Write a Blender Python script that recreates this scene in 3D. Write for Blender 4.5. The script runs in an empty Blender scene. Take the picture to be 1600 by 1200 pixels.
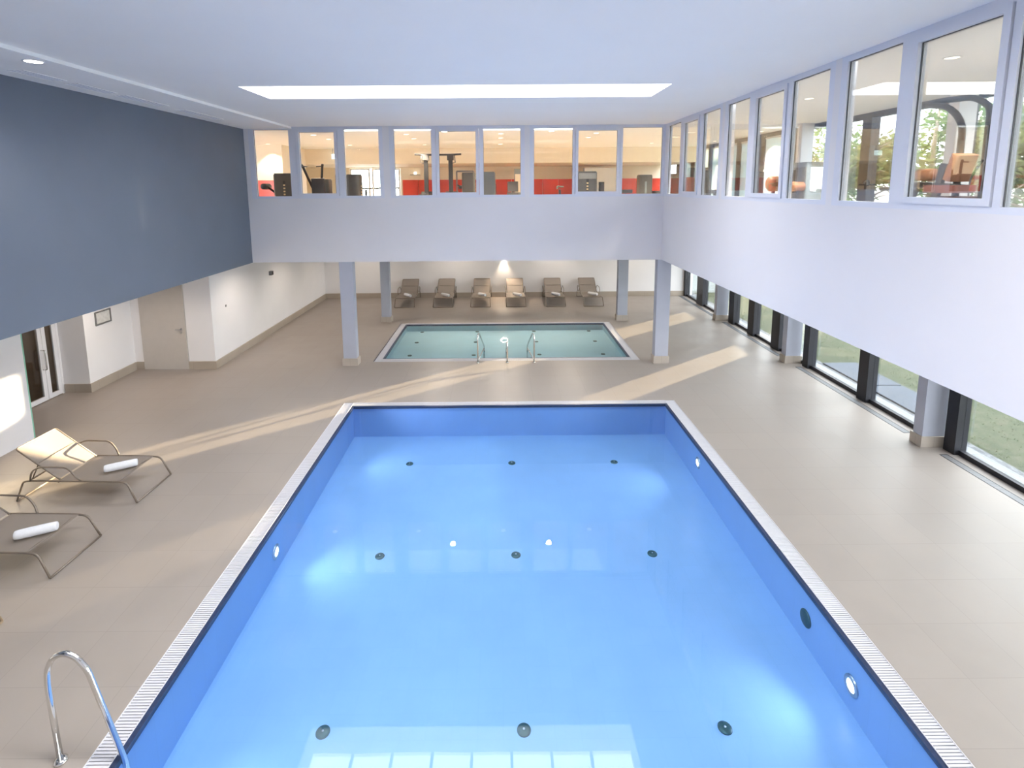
import bpy, math, random
from mathutils import Vector, Matrix
random.seed(7)
C = bpy.context.scene.collection
K = 4.54                      # metres per unit of the survey grid (camera height = 1)
PI = math.pi

# ------------------------------------------------------------------ mesh helper
class MB:
    def __init__(s, k=1.0):
        s.v, s.f, s.k, s.smooth = [], [], k, set()
    def pt(s, p):
        s.v.append((p[0]*s.k, p[1]*s.k, p[2]*s.k)); return len(s.v)-1
    def face(s, idx, sm=False):
        s.f.append(tuple(idx))
        if sm: s.smooth.add(len(s.f)-1)
    def box(s, x0, x1, y0, y1, z0, z1):
        i = [s.pt(p) for p in ((x0,y0,z0),(x1,y0,z0),(x1,y1,z0),(x0,y1,z0),(x0,y0,z1),(x1,y0,z1),(x1,y1,z1),(x0,y1,z1))]
        for q in ((3,2,1,0),(4,5,6,7),(0,1,5,4),(1,2,6,5),(2,3,7,6),(3,0,4,7)): s.face([i[a] for a in q])
        return s
    def obox(s, c, ax, ay, az, hx, hy, hz):
        c, ax, ay, az = Vector(c), Vector(ax).normalized(), Vector(ay).normalized(), Vector(az).normalized()
        i = []
        for sz in (-1,1):
            for sx, sy in ((-1,-1),(1,-1),(1,1),(-1,1)):
                i.append(s.pt(c+ax*hx*sx+ay*hy*sy+az*hz*sz))
        for q in ((3,2,1,0),(4,5,6,7),(0,1,5,4),(1,2,6,5),(2,3,7,6),(3,0,4,7)): s.face([i[a] for a in q])
        return s
    def bar(s, p, q, w, d=None, up=(0,0,1)):
        p, q = Vector(p), Vector(q); d = d or w
        az = (q-p).normalized(); u = Vector(up)
        if abs(az.dot(u)) > .98: u = Vector((0,1,0))
        ax = az.cross(u).normalized(); ay = ax.cross(az)
        return s.obox((p+q)/2, ax, ay, az, w/2, d/2, (q-p).length/2)
    def tube(s, pts, r, n=10, closed=False, fillet=0.0, seg=5):
        P = [Vector(p) for p in pts]
        if fillet:
            Q = []
            m = len(P)
            for i, p in enumerate(P):
                if not closed and i in (0, m-1): Q.append(p); continue
                a, b = P[i-1], P[(i+1) % m]
                la, lb = (a-p).length, (b-p).length
                t = min(fillet, la*.48, lb*.48)
                A, B = p+(a-p).normalized()*t, p+(b-p).normalized()*t
                for k in range(seg+1):
                    u = k/seg
                    Q.append(A*(1-u)**2 + p*2*u*(1-u) + B*u*u)
            P = Q
        m = len(P); rings = []
        prev = None
        for i in range(m):
            if closed: t = (P[(i+1) % m]-P[i-1])
            else: t = P[min(i+1, m-1)]-P[max(i-1, 0)]
            t.normalize()
            if prev is None:
                u = Vector((0,0,1)) if abs(t.z) < .9 else Vector((1,0,0))
                nrm = (u - t*u.dot(t)).normalized()
            else:
                nrm = (prev - t*prev.dot(t)).normalized()
            prev = nrm; bn = t.cross(nrm)
            rr = r[i] if isinstance(r, (list, tuple)) else r
            rings.append([s.pt(P[i]+nrm*math.cos(a)*rr+bn*math.sin(a)*rr) for a in (2*PI*k/n for k in range(n))])
        for i in range(m if closed else m-1):
            A, B = rings[i], rings[(i+1) % m]
            for k in range(n): s.face((A[k], A[(k+1) % n], B[(k+1) % n], B[k]), True)
        if not closed:
            s.face(rings[0][::-1]); s.face(rings[-1])
        return s
    def lathe(s, prof, c=(0,0,0), axis='z', n=24, cap=True):
        # prof: list of (radius, height) along axis
        rings = []
        for r, h in prof:
            ring = []
            for k in range(n):
                a = 2*PI*k/n; u, w = math.cos(a)*r, math.sin(a)*r
                p = {'z': (u, w, h), 'x': (h, u, w), 'y': (w, h, u)}[axis]
                ring.append(s.pt((c[0]+p[0], c[1]+p[1], c[2]+p[2])))
            rings.append(ring)
        for A, B in zip(rings, rings[1:]):
            for k in range(n): s.face((A[k], A[(k+1) % n], B[(k+1) % n], B[k]), True)
        if cap:
            s.face(rings[0][::-1]); s.face(rings[-1])
        return s
    def prism(s, poly, a0, a1, axis='z', sm=False):
        # polygon in the two remaining axes (order x,y / y,z / x,z), extruded along axis
        def P(u, w, h): return {'z': (u,w,h), 'x': (h,u,w), 'y': (u,h,w)}[axis]
        A = [s.pt(P(u,w,a0)) for u,w in poly]; B = [s.pt(P(u,w,a1)) for u,w in poly]
        m = len(poly)
        for k in range(m): s.face((A[k], A[(k+1) % m], B[(k+1) % m], B[k]), sm)
        if sm:
            A = [s.pt(P(u,w,a0)) for u,w in poly]; B = [s.pt(P(u,w,a1)) for u,w in poly]
        s.face(A[::-1]); s.face(B)
        return s
    def grid(s, fn, nu, nv, sm=True):
        I = [[s.pt(fn(i/nu, j/nv)) for j in range(nv+1)] for i in range(nu+1)]
        for i in range(nu):
            for j in range(nv): s.face((I[i][j], I[i+1][j], I[i+1][j+1], I[i][j+1]), sm)
        return s
    def build(s, name, m, parent=None, loc=(0,0,0), rz=0, bevel=0, fix=True):
        me = bpy.data.meshes.new(name); me.from_pydata(s.v, [], s.f)
        for p in me.polygons: p.use_smooth = p.index in s.smooth
        me.update()
        if fix:
            import bmesh
            b = bmesh.new(); b.from_mesh(me); bmesh.ops.recalc_face_normals(b, faces=b.faces); b.to_mesh(me); b.free()
        o = bpy.data.objects.new(name, me); C.objects.link(o)
        if m: me.materials.append(m)
        o.location = loc; o.rotation_euler = (0, 0, rz)
        if parent is not None: o.parent = parent
        if bevel:
            md = o.modifiers.new('edge', 'BEVEL'); md.width = bevel; md.segments = 2; md.limit_method = 'ANGLE'; md.angle_limit = .6
        return o

def rrect(w, d, r, n=5, cx=0, cy=0):
    out = []
    for (sx, sy, a0) in ((1,1,0),(-1,1,PI/2),(-1,-1,PI),(1,-1,1.5*PI)):
        for k in range(n+1):
            a = a0+PI/2*k/n
            out.append((cx+sx*(w/2-r)+math.cos(a)*r, cy+sy*(d/2-r)+math.sin(a)*r))
    return out

def tag(o, label=None, cat=None, group=None, kind=None):
    if label: o['label'] = label
    if cat: o['category'] = cat
    if group: o['group'] = group
    if kind: o['kind'] = kind
    return o
def thing(name, label, cat, loc=(0,0,0), rz=0, group=None):
    o = bpy.data.objects.new(name, None); C.objects.link(o); o.empty_display_size = .1
    o.location = loc; o.rotation_euler = (0, 0, rz)
    return tag(o, label, cat, group)
def struct(name, mb, m, parent=None, bevel=0):
    o = mb.build(name, m, parent, bevel=bevel)
    if parent is None: o['kind'] = 'structure'
    return o
def dup(root, loc, rz, label):
    r = root.copy(); C.objects.link(r); r.location = loc; r.rotation_euler = (0, 0, rz); r['label'] = label
    for ch in list(root.children):
        c = ch.copy(); C.objects.link(c); c.parent = r
        for g in ch.children:
            d = g.copy(); C.objects.link(d); d.parent = c
    return r

# ------------------------------------------------------------------ materials
def mat(name, col, rough=.5, metal=0., var=0., vscale=6., bump=0., bscale=40., spec=.5, coat=0., coord='Object', trans=0., sss=0):
    m = bpy.data.materials.new(name); m.use_nodes = True
    nt = m.node_tree; b = nt.nodes['Principled BSDF']
    b.inputs['Roughness'].default_value = rough; b.inputs['Metallic'].default_value = metal
    b.inputs['Specular IOR Level'].default_value = spec; b.inputs['Coat Weight'].default_value = coat
    b.inputs['Base Color'].default_value = (*col, 1)
    if var or bump:
        tc = nt.nodes.new('ShaderNodeTexCoord')
    if var:
        n = nt.nodes.new('ShaderNodeTexNoise'); n.inputs['Scale'].default_value = vscale; n.inputs['Detail'].default_value = 4
        nt.links.new(tc.outputs[coord], n.inputs['Vector'])
        r = nt.nodes.new('ShaderNodeMapRange'); r.inputs['From Min'].default_value = .3; r.inputs['From Max'].default_value = .7
        r.inputs['To Min'].default_value = 1-var; r.inputs['To Max'].default_value = 1+var
        nt.links.new(n.outputs['Fac'], r.inputs['Value'])
        x = nt.nodes.new('ShaderNodeVectorMath'); x.operation = 'SCALE'; x.inputs[0].default_value = col
        nt.links.new(r.outputs['Result'], x.inputs['Scale']); nt.links.new(x.outputs['Vector'], b.inputs['Base Color'])
    if bump:
        n2 = nt.nodes.new('ShaderNodeTexNoise'); n2.inputs['Scale'].default_value = bscale; n2.inputs['Detail'].default_value = 3
        nt.links.new(tc.outputs[coord], n2.inputs['Vector'])
        bp = nt.nodes.new('ShaderNodeBump'); bp.inputs['Strength'].default_value = bump; bp.inputs['Distance'].default_value = .01
        nt.links.new(n2.outputs['Fac'], bp.inputs['Height']); nt.links.new(bp.outputs['Normal'], b.inputs['Normal'])
    return m
def emis(name, col, s):
    m = bpy.data.materials.new(name); m.use_nodes = True; nt = m.node_tree; nt.nodes.clear()
    e = nt.nodes.new('ShaderNodeEmission'); e.inputs['Color'].default_value = (*col, 1); e.inputs['Strength'].default_value = s
    o = nt.nodes.new('ShaderNodeOutputMaterial'); nt.links.new(e.outputs[0], o.inputs[0]); return m
def glassmat(name, tint, refl=1.0, rough=0.0, ior=1.45, ripple=0.0):
    m = bpy.data.materials.new(name); m.use_nodes = True; nt = m.node_tree; nt.nodes.clear()
    t = nt.nodes.new('ShaderNodeBsdfTransparent'); t.inputs['Color'].default_value = (*tint, 1)
    g = nt.nodes.new('ShaderNodeBsdfGlossy'); g.inputs['Roughness'].default_value = rough
    f = nt.nodes.new('ShaderNodeFresnel'); f.inputs['IOR'].default_value = ior
    mu = nt.nodes.new('ShaderNodeMath'); mu.operation = 'MULTIPLY'; mu.inputs[1].default_value = refl; mu.use_clamp = True
    mx = nt.nodes.new('ShaderNodeMixShader'); o = nt.nodes.new('ShaderNodeOutputMaterial')
    nt.links.new(f.outputs[0], mu.inputs[0]); nt.links.new(mu.outputs[0], mx.inputs[0])
    nt.links.new(t.outputs[0], mx.inputs[1]); nt.links.new(g.outputs[0], mx.inputs[2]); nt.links.new(mx.outputs[0], o.inputs[0])
    if ripple:
        tc = nt.nodes.new('ShaderNodeTexCoord'); n = nt.nodes.new('ShaderNodeTexNoise'); n.inputs['Scale'].default_value = 1.3; n.inputs['Detail'].default_value = 1
        bp = nt.nodes.new('ShaderNodeBump'); bp.inputs['Strength'].default_value = ripple; bp.inputs['Distance'].default_value = .02
        nt.links.new(tc.outputs['Object'], n.inputs['Vector']); nt.links.new(n.outputs['Fac'], bp.inputs['Height'])
        nt.links.new(bp.outputs[0], g.inputs['Normal'])
    return m
def tilemat(name, col, tx, ty, ox, oy, rough, mortar=.004, mcol=.8, var=.05, spec=.5, cvar=.03):
    # straight-laid tiles of tx by ty metres, joints slightly darker
    m = bpy.data.materials.new(name); m.use_nodes = True; nt = m.node_tree; b = nt.nodes['Principled BSDF']
    b.inputs['Roughness'].default_value = rough; b.inputs['Specular IOR Level'].default_value = spec
    tc = nt.nodes.new('ShaderNodeTexCoord'); mp = nt.nodes.new('ShaderNodeMapping'); mp.inputs['Location'].default_value = (ox, oy, 0)
    nt.links.new(tc.outputs['Object'], mp.inputs['Vector'])
    br = nt.nodes.new('ShaderNodeTexBrick'); br.offset = 0; br.inputs['Scale'].default_value = 1
    br.inputs['Brick Width'].default_value = tx; br.inputs['Row Height'].default_value = ty
    br.inputs['Mortar Size'].default_value = mortar; br.inputs['Mortar Smooth'].default_value = .2; br.inputs['Bias'].default_value = 0
    br.inputs['Color1'].default_value = (*[c*(1-cvar) for c in col], 1); br.inputs['Color2'].default_value = (*[c*(1+cvar) for c in col], 1)
    br.inputs['Mortar'].default_value = (*[c*mcol for c in col], 1)
    nt.links.new(mp.outputs[0], br.inputs['Vector'])
    n = nt.nodes.new('ShaderNodeTexNoise'); n.inputs['Scale'].default_value = 2.2; n.inputs['Detail'].default_value = 6
    nt.links.new(tc.outputs['Object'], n.inputs['Vector'])
    r = nt.nodes.new('ShaderNodeMapRange'); r.inputs['From Min'].default_value = .3; r.inputs['From Max'].default_value = .7
    r.inputs['To Min'].default_value = 1-var; r.inputs['To Max'].default_value = 1+var
    nt.links.new(n.outputs['Fac'], r.inputs['Value'])
    x = nt.nodes.new('ShaderNodeVectorMath'); x.operation = 'SCALE'
    nt.links.new(br.outputs['Color'], x.inputs[0]); nt.links.new(r.outputs['Result'], x.inputs['Scale'])
    nt.links.new(x.outputs['Vector'], b.inputs['Base Color'])
    r2 = nt.nodes.new('ShaderNodeMapRange'); r2.inputs['From Min'].default_value = .3; r2.inputs['From Max'].default_value = .7
    r2.inputs['To Min'].default_value = rough-.05; r2.inputs['To Max'].default_value = rough+.07
    nt.links.new(n.outputs['Fac'], r2.inputs['Value']); nt.links.new(r2.outputs['Result'], b.inputs['Roughness'])
    return m

M = {}
M['white']   = mat('white plaster', (.80,.79,.80), .75, var=.015, vscale=1.5, bump=.05, bscale=120)
M['parapet'] = mat('parapet plaster', (.715,.70,.725), .7, var=.012, vscale=1.2, bump=.04, bscale=120)
M['ceil']    = mat('ceiling paint', (.93,.925,.905), .8, var=.01, vscale=1.0)
M['slate']   = mat('slate blue paint', (.132,.158,.208), .6, var=.03, vscale=1.5, bump=.05, bscale=150)
M['frame']   = mat('window frame', (.66,.68,.76), .4, var=.01)
M['gasket']  = mat('dark gasket', (.06,.06,.07), .5, var=.05)
M['col']     = mat('column paint', (.45,.47,.55), .55, var=.02, vscale=3)
M['colwhite']= mat('column white', (.74,.74,.76), .6, var=.02, vscale=3)
M['plinth']  = tilemat('plinth tile', (.47,.41,.35), .6, .6, 0, 0, .4, var=.06)
M['skirt']   = tilemat('skirting tile', (.40,.345,.285), .6, .6, 0, 0, .4, mortar=.003, var=.06)
M['floor']   = tilemat('stone tile', (.322,.280,.246), .1325*K, .1325*K, -.8175*K, -1.585*K, .43, mortar=.003, mcol=.86, var=.035, cvar=.015)
M['gymfloor']= mat('sports floor', (.52,.44,.36), .5, var=.05)
M['grate']   = mat('grating plastic', (.60,.59,.62), .4, var=.03, vscale=20)
M['channel'] = mat('gutter channel', (.20,.20,.22), .6, var=.05)
M['rim']     = mat('dark edge tile', (.025,.04,.09), .3, var=.2, vscale=30)
M['basin']   = tilemat('pool tile', (.27,.44,.74), .25, .25, 0, 0, .35, mortar=.003, mcol=.96, var=.03, cvar=.01)
M['basin2']  = tilemat('paddling tile', (.55,.77,.88), .25, .25, 0, 0, .35, mortar=.003, mcol=.97, var=.03, cvar=.01)
M['water']   = glassmat('pool water', (.80,.93,1.0), 1.0, 0, 1.33, .03)
M['water2']  = glassmat('shallow water', (.93,1,1), 1.0, 0, 1.33, .03)
M['glass']   = glassmat('window glass', (.97,.985,.98), .55, 0, 1.45)
M['inlet']   = mat('inlet plate', (.035,.09,.10), .4, .3, var=.2, vscale=60)
M['chrome']  = mat('polished steel', (.80,.79,.77), .12, 1., var=.02)
M['steel']   = mat('brushed steel', (.55,.55,.56), .3, 1., var=.04)
M['dark']    = mat('anthracite metal', (.022,.022,.028), .45, .2, var=.1)
M['lframe']  = mat('lounger tube', (.215,.175,.14), .4, .3, var=.05)
M['towel']   = mat('terry towel', (.86,.86,.88), .95, var=.03, vscale=60, bump=.5, bscale=350)
M['door']    = mat('door leaf', (.50,.465,.43), .5, var=.02)
M['doorwhite']= mat('door frame white', (.75,.75,.78), .4, var=.02)
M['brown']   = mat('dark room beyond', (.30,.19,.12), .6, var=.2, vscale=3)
M['dglass']  = glassmat('door glass', (.62,.58,.52), .6, 0, 1.5)
M['gloss']   = mat('lacquered panel', (.80,.80,.83), .12, var=.01, coat=.6)
M['edgeg']   = mat('glass edge', (.25,.55,.42), .2, var=.05)
M['cream']   = mat('cream plaster', (.84,.76,.64), .7, var=.015)
M['red']     = mat('red wall panel', (.60,.055,.03), .22, var=.15, vscale=1.2)
M['black']   = mat('black steel', (.03,.03,.033), .35, .4, var=.1)
M['shroud']  = mat('machine shroud', (.050,.046,.043), .4, var=.1, vscale=5)
M['shroudg'] = mat('machine shroud grey', (.065,.065,.066), .45, var=.08, vscale=5)
M['plate']   = mat('weight plate', (.07,.07,.075), .4, .5, var=.1)
M['brass']   = mat('number strip', (.55,.42,.25), .4, .2, var=.3, vscale=60)
M['rubber']  = mat('black upholstery', (.035,.035,.04), .55, var=.1)
M['tan']     = mat('tan upholstery', (.20,.085,.038), .5, var=.08)
M['maroon']  = mat('maroon shroud', (.16,.055,.045), .5, var=.08)
M['greyblue']= mat('machine cover', (.15,.18,.20), .35, var=.05)
M['conc']    = mat('outdoor slab', (.040,.054,.078), .7, var=.08, vscale=2, bump=.1)
M['pale']    = mat('pale garden wall', (.25,.28,.28), .8, var=.05)
M['sill']    = mat('aluminium sill', (.19,.20,.215), .45, .4, var=.04)
M['paper']   = mat('notice paper', (.62,.62,.60), .6, var=.10, vscale=14)
M['greyf']   = mat('grey frame', (.22,.22,.22), .4, .4, var=.05)
M['lampw']   = emis('lamp warm', (1,.86,.66), 3.5)
M['lampb']   = emis('lamp bright', (1,.92,.80), 26)
M['lampc']   = emis('lamp white', (1,.96,.92), 14)
M['lampu']   = emis('underwater lens', (.80,.82,1), 9)
M['signlit'] = emis('lit sign', (.85,1,.97), 1.6)
M['bark']    = mat('pale bark', (.34,.27,.21), .9, var=.25, vscale=9, bump=.4, bscale=30)

def sling_mat():
    m = bpy.data.materials.new('sling fabric'); m.use_nodes = True; nt = m.node_tree; b = nt.nodes['Principled BSDF']
    b.inputs['Base Color'].default_value = (.30,.255,.22, 1); b.inputs['Roughness'].default_value = .7
    tc = nt.nodes.new('ShaderNodeTexCoord'); w = nt.nodes.new('ShaderNodeTexChecker'); w.inputs['Scale'].default_value = 260
    nt.links.new(tc.outputs['Object'], w.inputs['Vector'])
    r = nt.nodes.new('ShaderNodeMapRange'); r.inputs['To Min'].default_value = .58; r.inputs['To Max'].default_value = .95
    nt.links.new(w.outputs['Fac'], r.inputs['Value']); nt.links.new(r.outputs['Result'], b.inputs['Alpha'])
    return m
M['sling'] = sling_mat()
def leaf_mat(name, col):
    m = bpy.data.materials.new(name); m.use_nodes = True; nt = m.node_tree; nt.nodes.clear()
    d = nt.nodes.new('ShaderNodeBsdfDiffuse'); t = nt.nodes.new('ShaderNodeBsdfTranslucent'); mx = nt.nodes.new('ShaderNodeMixShader')
    o = nt.nodes.new('ShaderNodeOutputMaterial'); mx.inputs[0].default_value = .4
    tc = nt.nodes.new('ShaderNodeTexCoord'); n = nt.nodes.new('ShaderNodeTexNoise'); n.inputs['Scale'].default_value = 2.5; n.inputs['Detail'].default_value = 3
    cr = nt.nodes.new('ShaderNodeValToRGB'); cr.color_ramp.elements[0].position = .3; cr.color_ramp.elements[1].position = .7
    cr.color_ramp.elements[0].color = (*[c*.6 for c in col], 1); cr.color_ramp.elements[1].color = (*[min(1, c*1.5) for c in col], 1)
    nt.links.new(tc.outputs['Object'], n.inputs['Vector']); nt.links.new(n.outputs['Fac'], cr.inputs['Fac'])
    nt.links.new(cr.outputs[0], d.inputs[0]); nt.links.new(cr.outputs[0], t.inputs[0])
    nt.links.new(d.outputs[0], mx.inputs[1]); nt.links.new(t.outputs[0], mx.inputs[2]); nt.links.new(mx.outputs[0], o.inputs[0])
    return m
M['leaf']  = leaf_mat('olive foliage', (.20,.22,.09))
M['leaf2'] = leaf_mat('green foliage', (.14,.22,.07))
M['grassb']= leaf_mat('grass blades', (.10,.13,.05))
def lawn_mat():
    m = mat('lawn soil', (.17,.22,.08), .95); nt = m.node_tree; b = nt.nodes['Principled BSDF']
    tc = nt.nodes.new('ShaderNodeTexCoord')
    n = nt.nodes.new('ShaderNodeTexNoise'); n.inputs['Scale'].default_value = 5.0; n.inputs['Detail'].default_value = 9; n.inputs['Roughness'].default_value = .7
    cr = nt.nodes.new('ShaderNodeValToRGB'); e = cr.color_ramp.elements
    e[0].position = .32; e[0].color = (.020,.032,.012,1); e[1].position = .68; e[1].color = (.085,.078,.05,1)
    x = e.new(.5); x.color = (.042,.055,.024,1)
    nt.links.new(tc.outputs['Object'], n.inputs['Vector']); nt.links.new(n.outputs['Fac'], cr.inputs['Fac']); nt.links.new(cr.outputs[0], b.inputs['Base Color'])
    return m
M['lawn'] = lawn_mat()
def blind_mat():
    m = bpy.data.materials.new('blind fabric'); m.use_nodes = True; nt = m.node_tree; nt.nodes.clear()
    d = nt.nodes.new('ShaderNodeBsdfDiffuse'); t = nt.nodes.new('ShaderNodeBsdfTranslucent'); mx = nt.nodes.new('ShaderNodeMixShader'); o = nt.nodes.new('ShaderNodeOutputMaterial')
    n = nt.nodes.new('ShaderNodeTexNoise'); n.inputs['Scale'].default_value = 30
    r = nt.nodes.new('ShaderNodeMapRange'); r.inputs['To Min'].default_value = .5; r.inputs['To Max'].default_value = .6
    nt.links.new(n.outputs['Fac'], r.inputs['Value']); nt.links.new(r.outputs[0], mx.inputs[0])
    d.inputs[0].default_value = (.80,.86,.87,1); t.inputs[0].default_value = (.62,.72,.74,1)
    nt.links.new(d.outputs[0], mx.inputs[1]); nt.links.new(t.outputs[0], mx.inputs[2]); nt.links.new(mx.outputs[0], o.inputs[0]); return m
M['blind'] = blind_mat()
def gravel_mat():
    m = mat('gravel', (.35,.36,.37), .9); nt = m.node_tree; b = nt.nodes['Principled BSDF']
    tc = nt.nodes.new('ShaderNodeTexCoord'); v = nt.nodes.new('ShaderNodeTexVoronoi'); v.inputs['Scale'].default_value = 22
    cr = nt.nodes.new('ShaderNodeValToRGB'); cr.color_ramp.elements[0].color = (.06,.065,.075,1); cr.color_ramp.elements[1].color = (.18,.19,.20,1)
    nt.links.new(tc.outputs['Object'], v.inputs['Vector']); nt.links.new(v.outputs['Color'], cr.inputs['Fac']); nt.links.new(cr.outputs[0], b.inputs['Base Color'])
    return m
M['gravel'] = gravel_mat()

# ------------------------------------------------------------------ key survey numbers (grid units)
CZ = 1.325            # ceiling
SO = .596             # soffit under the upper storey
GF = .733             # gym floor
YP, XP = 2.82, .892   # parapet planes (far, right)
XL = -1.362           # slate wall plane
YB = 4.638            # back wall
XF = 1.70             # facade
# pools
PX0, PX1, PY0, PY1 = -.684, .764, .62, 2.272
GX0, GX1, GY0, GY1 = -.735, .815, .57, 2.312
SX0, SX1, SY0, SY1 = -.690, .759, 2.938, 3.702
TX0, TX1, TY0, TY1 = -.742, .810, 2.884, 3.734

def S(name, boxes, m, bevel=0):
    b = MB(K)
    for bx in boxes: b.box(*bx)
    return struct(name, b, m, bevel=bevel)

# floor with both pool openings left out
xs0, xs1, ys0, ys1 = -2.45, XF, -.35, YB+.02
S('floor', [(xs0,GX0,ys0,ys1,-.06,0),(GX1,xs1,ys0,ys1,-.06,0),(GX0,GX1,ys0,GY0,-.06,0),(GX0,GX1,GY1,TY0,-.06,0),(GX0,GX1,TY1,ys1,-.06,0),
            (GX0,TX0,TY0,TY1,-.06,0),(TX1,GX1,TY0,TY1,-.06,0)], M['floor'])
# lower storey walls
S('wall_back', [(-1.68,1.76,YB,YB+.05,0,SO)], M['white'])
S('wall_left', [(-1.67,-1.595,2.79,YB,0,SO)], M['white'])
S('wall_left.001', [(-1.742,-1.67,2.79,2.86,0,SO),(-2.12,-1.992,2.79,2.86,0,SO),(-1.992,-1.742,2.79,2.86,.545,SO)], M['white'])
S('wall_left.002', [(-2.12,-2.04,2.465,2.79,0,SO)], M['white'])
S('wall_left.003', [(-2.26,-2.12,2.465,2.53,0,SO),(-2.26,-2.185,1.60,2.0,0,SO),(-2.26,-2.175,2.0,2.465,.50,SO)], M['white'])
o = S('wall_left.004', [(-2.45,-1.897,-.35,1.985,0,SO)], M['gloss'])
S('trim_1', [(-1.93,-1.899,1.985,1.993,0,SO)], M['edgeg'])
S('wall_near', [(xs0,XF+.05,-.42,-.35,0,CZ)], M['white'])
# skirting
bt, bh = .006, .045
S('baseboard_back', [(-1.595,1.69,YB-bt,YB,0,bh)], M['skirt'])
S('baseboard_left', [(-1.595,-1.595+bt,2.79-bt,YB-bt,0,bh)], M['skirt'])
S('baseboard_left.001', [(-1.742,-1.595,2.79-bt,2.79,0,bh),(-2.04+bt,-1.992,2.79-bt,2.79,0,bh)], M['skirt'])
S('baseboard_left.002', [(-2.04,-2.04+bt,2.465-bt,2.79-bt,0,bh),(-2.165,-2.04,2.465-bt,2.465,0,bh)], M['skirt'])
# upper storey shell
S('wall_left.005', [(-1.43,XL,-.35,YP+.05,SO,CZ)], M['slate'])
S('ceiling.001', [(-2.45,XL-.068,-.35,YP,SO,SO+.06),(-2.45,1.76,YP+.04,5.3,SO,GF-.01),(XP+.04,1.76,-.35,YP+.04,SO,GF-.01)], M['white'])
S('floor.001', [(-2.45,1.76,YP+.04,5.3,GF-.01,GF),(XP+.04,1.76,-.35,YP+.04,GF-.01,GF)], M['gymfloor'])
# main ceiling with skylight wells
sk = [(-.836,.559,1.72,1.955), (-.836,.559,.52,.76)]  # second well is out of view, added to bring in more daylight
def ceil_with_holes(x0, x1, y0, y1, holes):
    ys = sorted({y0, y1, *[h[2] for h in holes], *[h[3] for h in holes]})
    out = []
    for a, b in zip(ys, ys[1:]):
        hs = [h for h in holes if h[2] <= a and h[3] >= b]
        if hs: out += [(x0,hs[0][0],a,b,CZ,CZ+.045),(hs[0][1],x1,a,b,CZ,CZ+.045)]
        else: out.append((x0,x1,a,b,CZ,CZ+.045))
    return out
S('ceiling', ceil_with_holes(-1.105, XP, -.35, YP, sk), M['ceil'])
S('ceiling.002', [(XL,-1.105,-.35,YP,CZ-.010,CZ+.045)], M['ceil'])
gsk = (-1.0,.62,2.875,3.062)
S('ceiling.003', ceil_with_holes(-2.3, 1.76, YP+.04, 5.3, [gsk]) + [(XP+.04,1.76,-.35,YP+.04,CZ,CZ+.045)], M['ceil'])
for i, h in enumerate(sk+[gsk]):
    w = MB(K); t = .02; z0, z1 = CZ+.045, CZ+.15
    w.box(h[0]-t,h[0],h[2]-t,h[3]+t,z0,z1); w.box(h[1],h[1]+t,h[2]-t,h[3]+t,z0,z1)
    w.box(h[0],h[1],h[2]-t,h[2],z0,z1); w.box(h[0],h[1],h[3],h[3]+t,z0,z1)
    root = struct('window_%d' % (21+i), w, M['white'])
    bars = MB(K); n = 8
    for k in range(1, n):
        x = h[0]+(h[1]-h[0])*k/n; bars.box(x-.006,x+.006,h[2],h[3],z1-.02,z1)
    bars.build('glazing_bar', M['frame'], root)
    MB(K).box(h[0],h[1],h[2],h[3],z1-.012,z1-.010).build('glass_pane', M['glass'], root)
# parapets
S('wall_far', [(XL-.068,XP+.04,YP,YP+.04,SO,.945),(XL-.068,-1.338,YP,YP+.04,.945,CZ),(-.622,-.588,YP,YP+.04,.945,CZ),(.138,.165,YP,YP+.04,.945,CZ)], M['parapet'])
S('wall_right', [(XP,XP+.04,-.35,YP,SO,.945),(XP,XP+.04,-.35,.72,.945,CZ),(XP,XP+.04,1.39,1.415,.945,CZ),(XP,XP+.04,2.085,2.11,.945,CZ)], M['parapet'])

# interior windows of the upper storey: fixed side lights and a tilting middle sash
def window_group(idx, P, u0, u1, panes):
    """P(u, v, z) -> point; v runs into the wall"""
    def bx(b, ua, ub, va, vb, za, zb):
        pa, pb = P(ua,va), P(ub,vb)
        b.box(min(pa[0],pb[0]), max(pa[0],pb[0]), min(pa[1],pb[1]), max(pa[1],pb[1]), za, zb)
    z0, z1 = .945, CZ
    gz = [(.958,1.310),(.972,1.296),(.958,1.310)]
    fr = MB(K)
    bx(fr,u0,u1,0,.018,z0,.958); bx(fr,u0,u1,0,.018,1.310,z1)
    (a0,a1),(b0,b1),(c0,c1) = panes
    m1, m2 = (a1*.45+b0*.55), (b1*.55+c0*.45)
    s0, s1 = b0-.015, b1+.015           # sash outer edge
    bx(fr,u0,a0,0,.018,.958,1.310); bx(fr,c1,u1,0,.018,.958,1.310)
    bx(fr,a1,s0-.002,0,.018,.958,1.310); bx(fr,s1+.002,c0,0,.018,.958,1.310)
    root = struct('window_%d' % idx, fr, M['frame'])
    sa = MB(K); e = -.004
    bx(sa,s0,b0,e,.016,.958,1.310); bx(sa,b1,s1,e,.016,.958,1.310); bx(sa,b0,b1,e,.016,.958,.972); bx(sa,b0,b1,e,.016,1.296,1.310)
    sash = sa.build('sash', M['frame'], root)
    for (ua,ub),(za,zb) in zip(panes, gz):
        p = MB(K); bx(p,ua,ub,.008,.0095,za,zb)
        pane = p.build('glass_pane', M['glass'], sash if ua == b0 else root)
        g = MB(K); w = .0011
        bx(g,ua,ua+w,.005,.008,za,zb); bx(g,ub-w,ub,.005,.008,za,zb); bx(g,ua,ub,.005,.008,zb-w,zb)
        g.build('gasket', M['gasket'], sash if ua == b0 else root)
far = lambda u, v: (u, YP+v)
window_group(1, far, -1.338, -.622, [(-1.310,-1.124),(-1.068,-.881),(-.830,-.644)])
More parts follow.
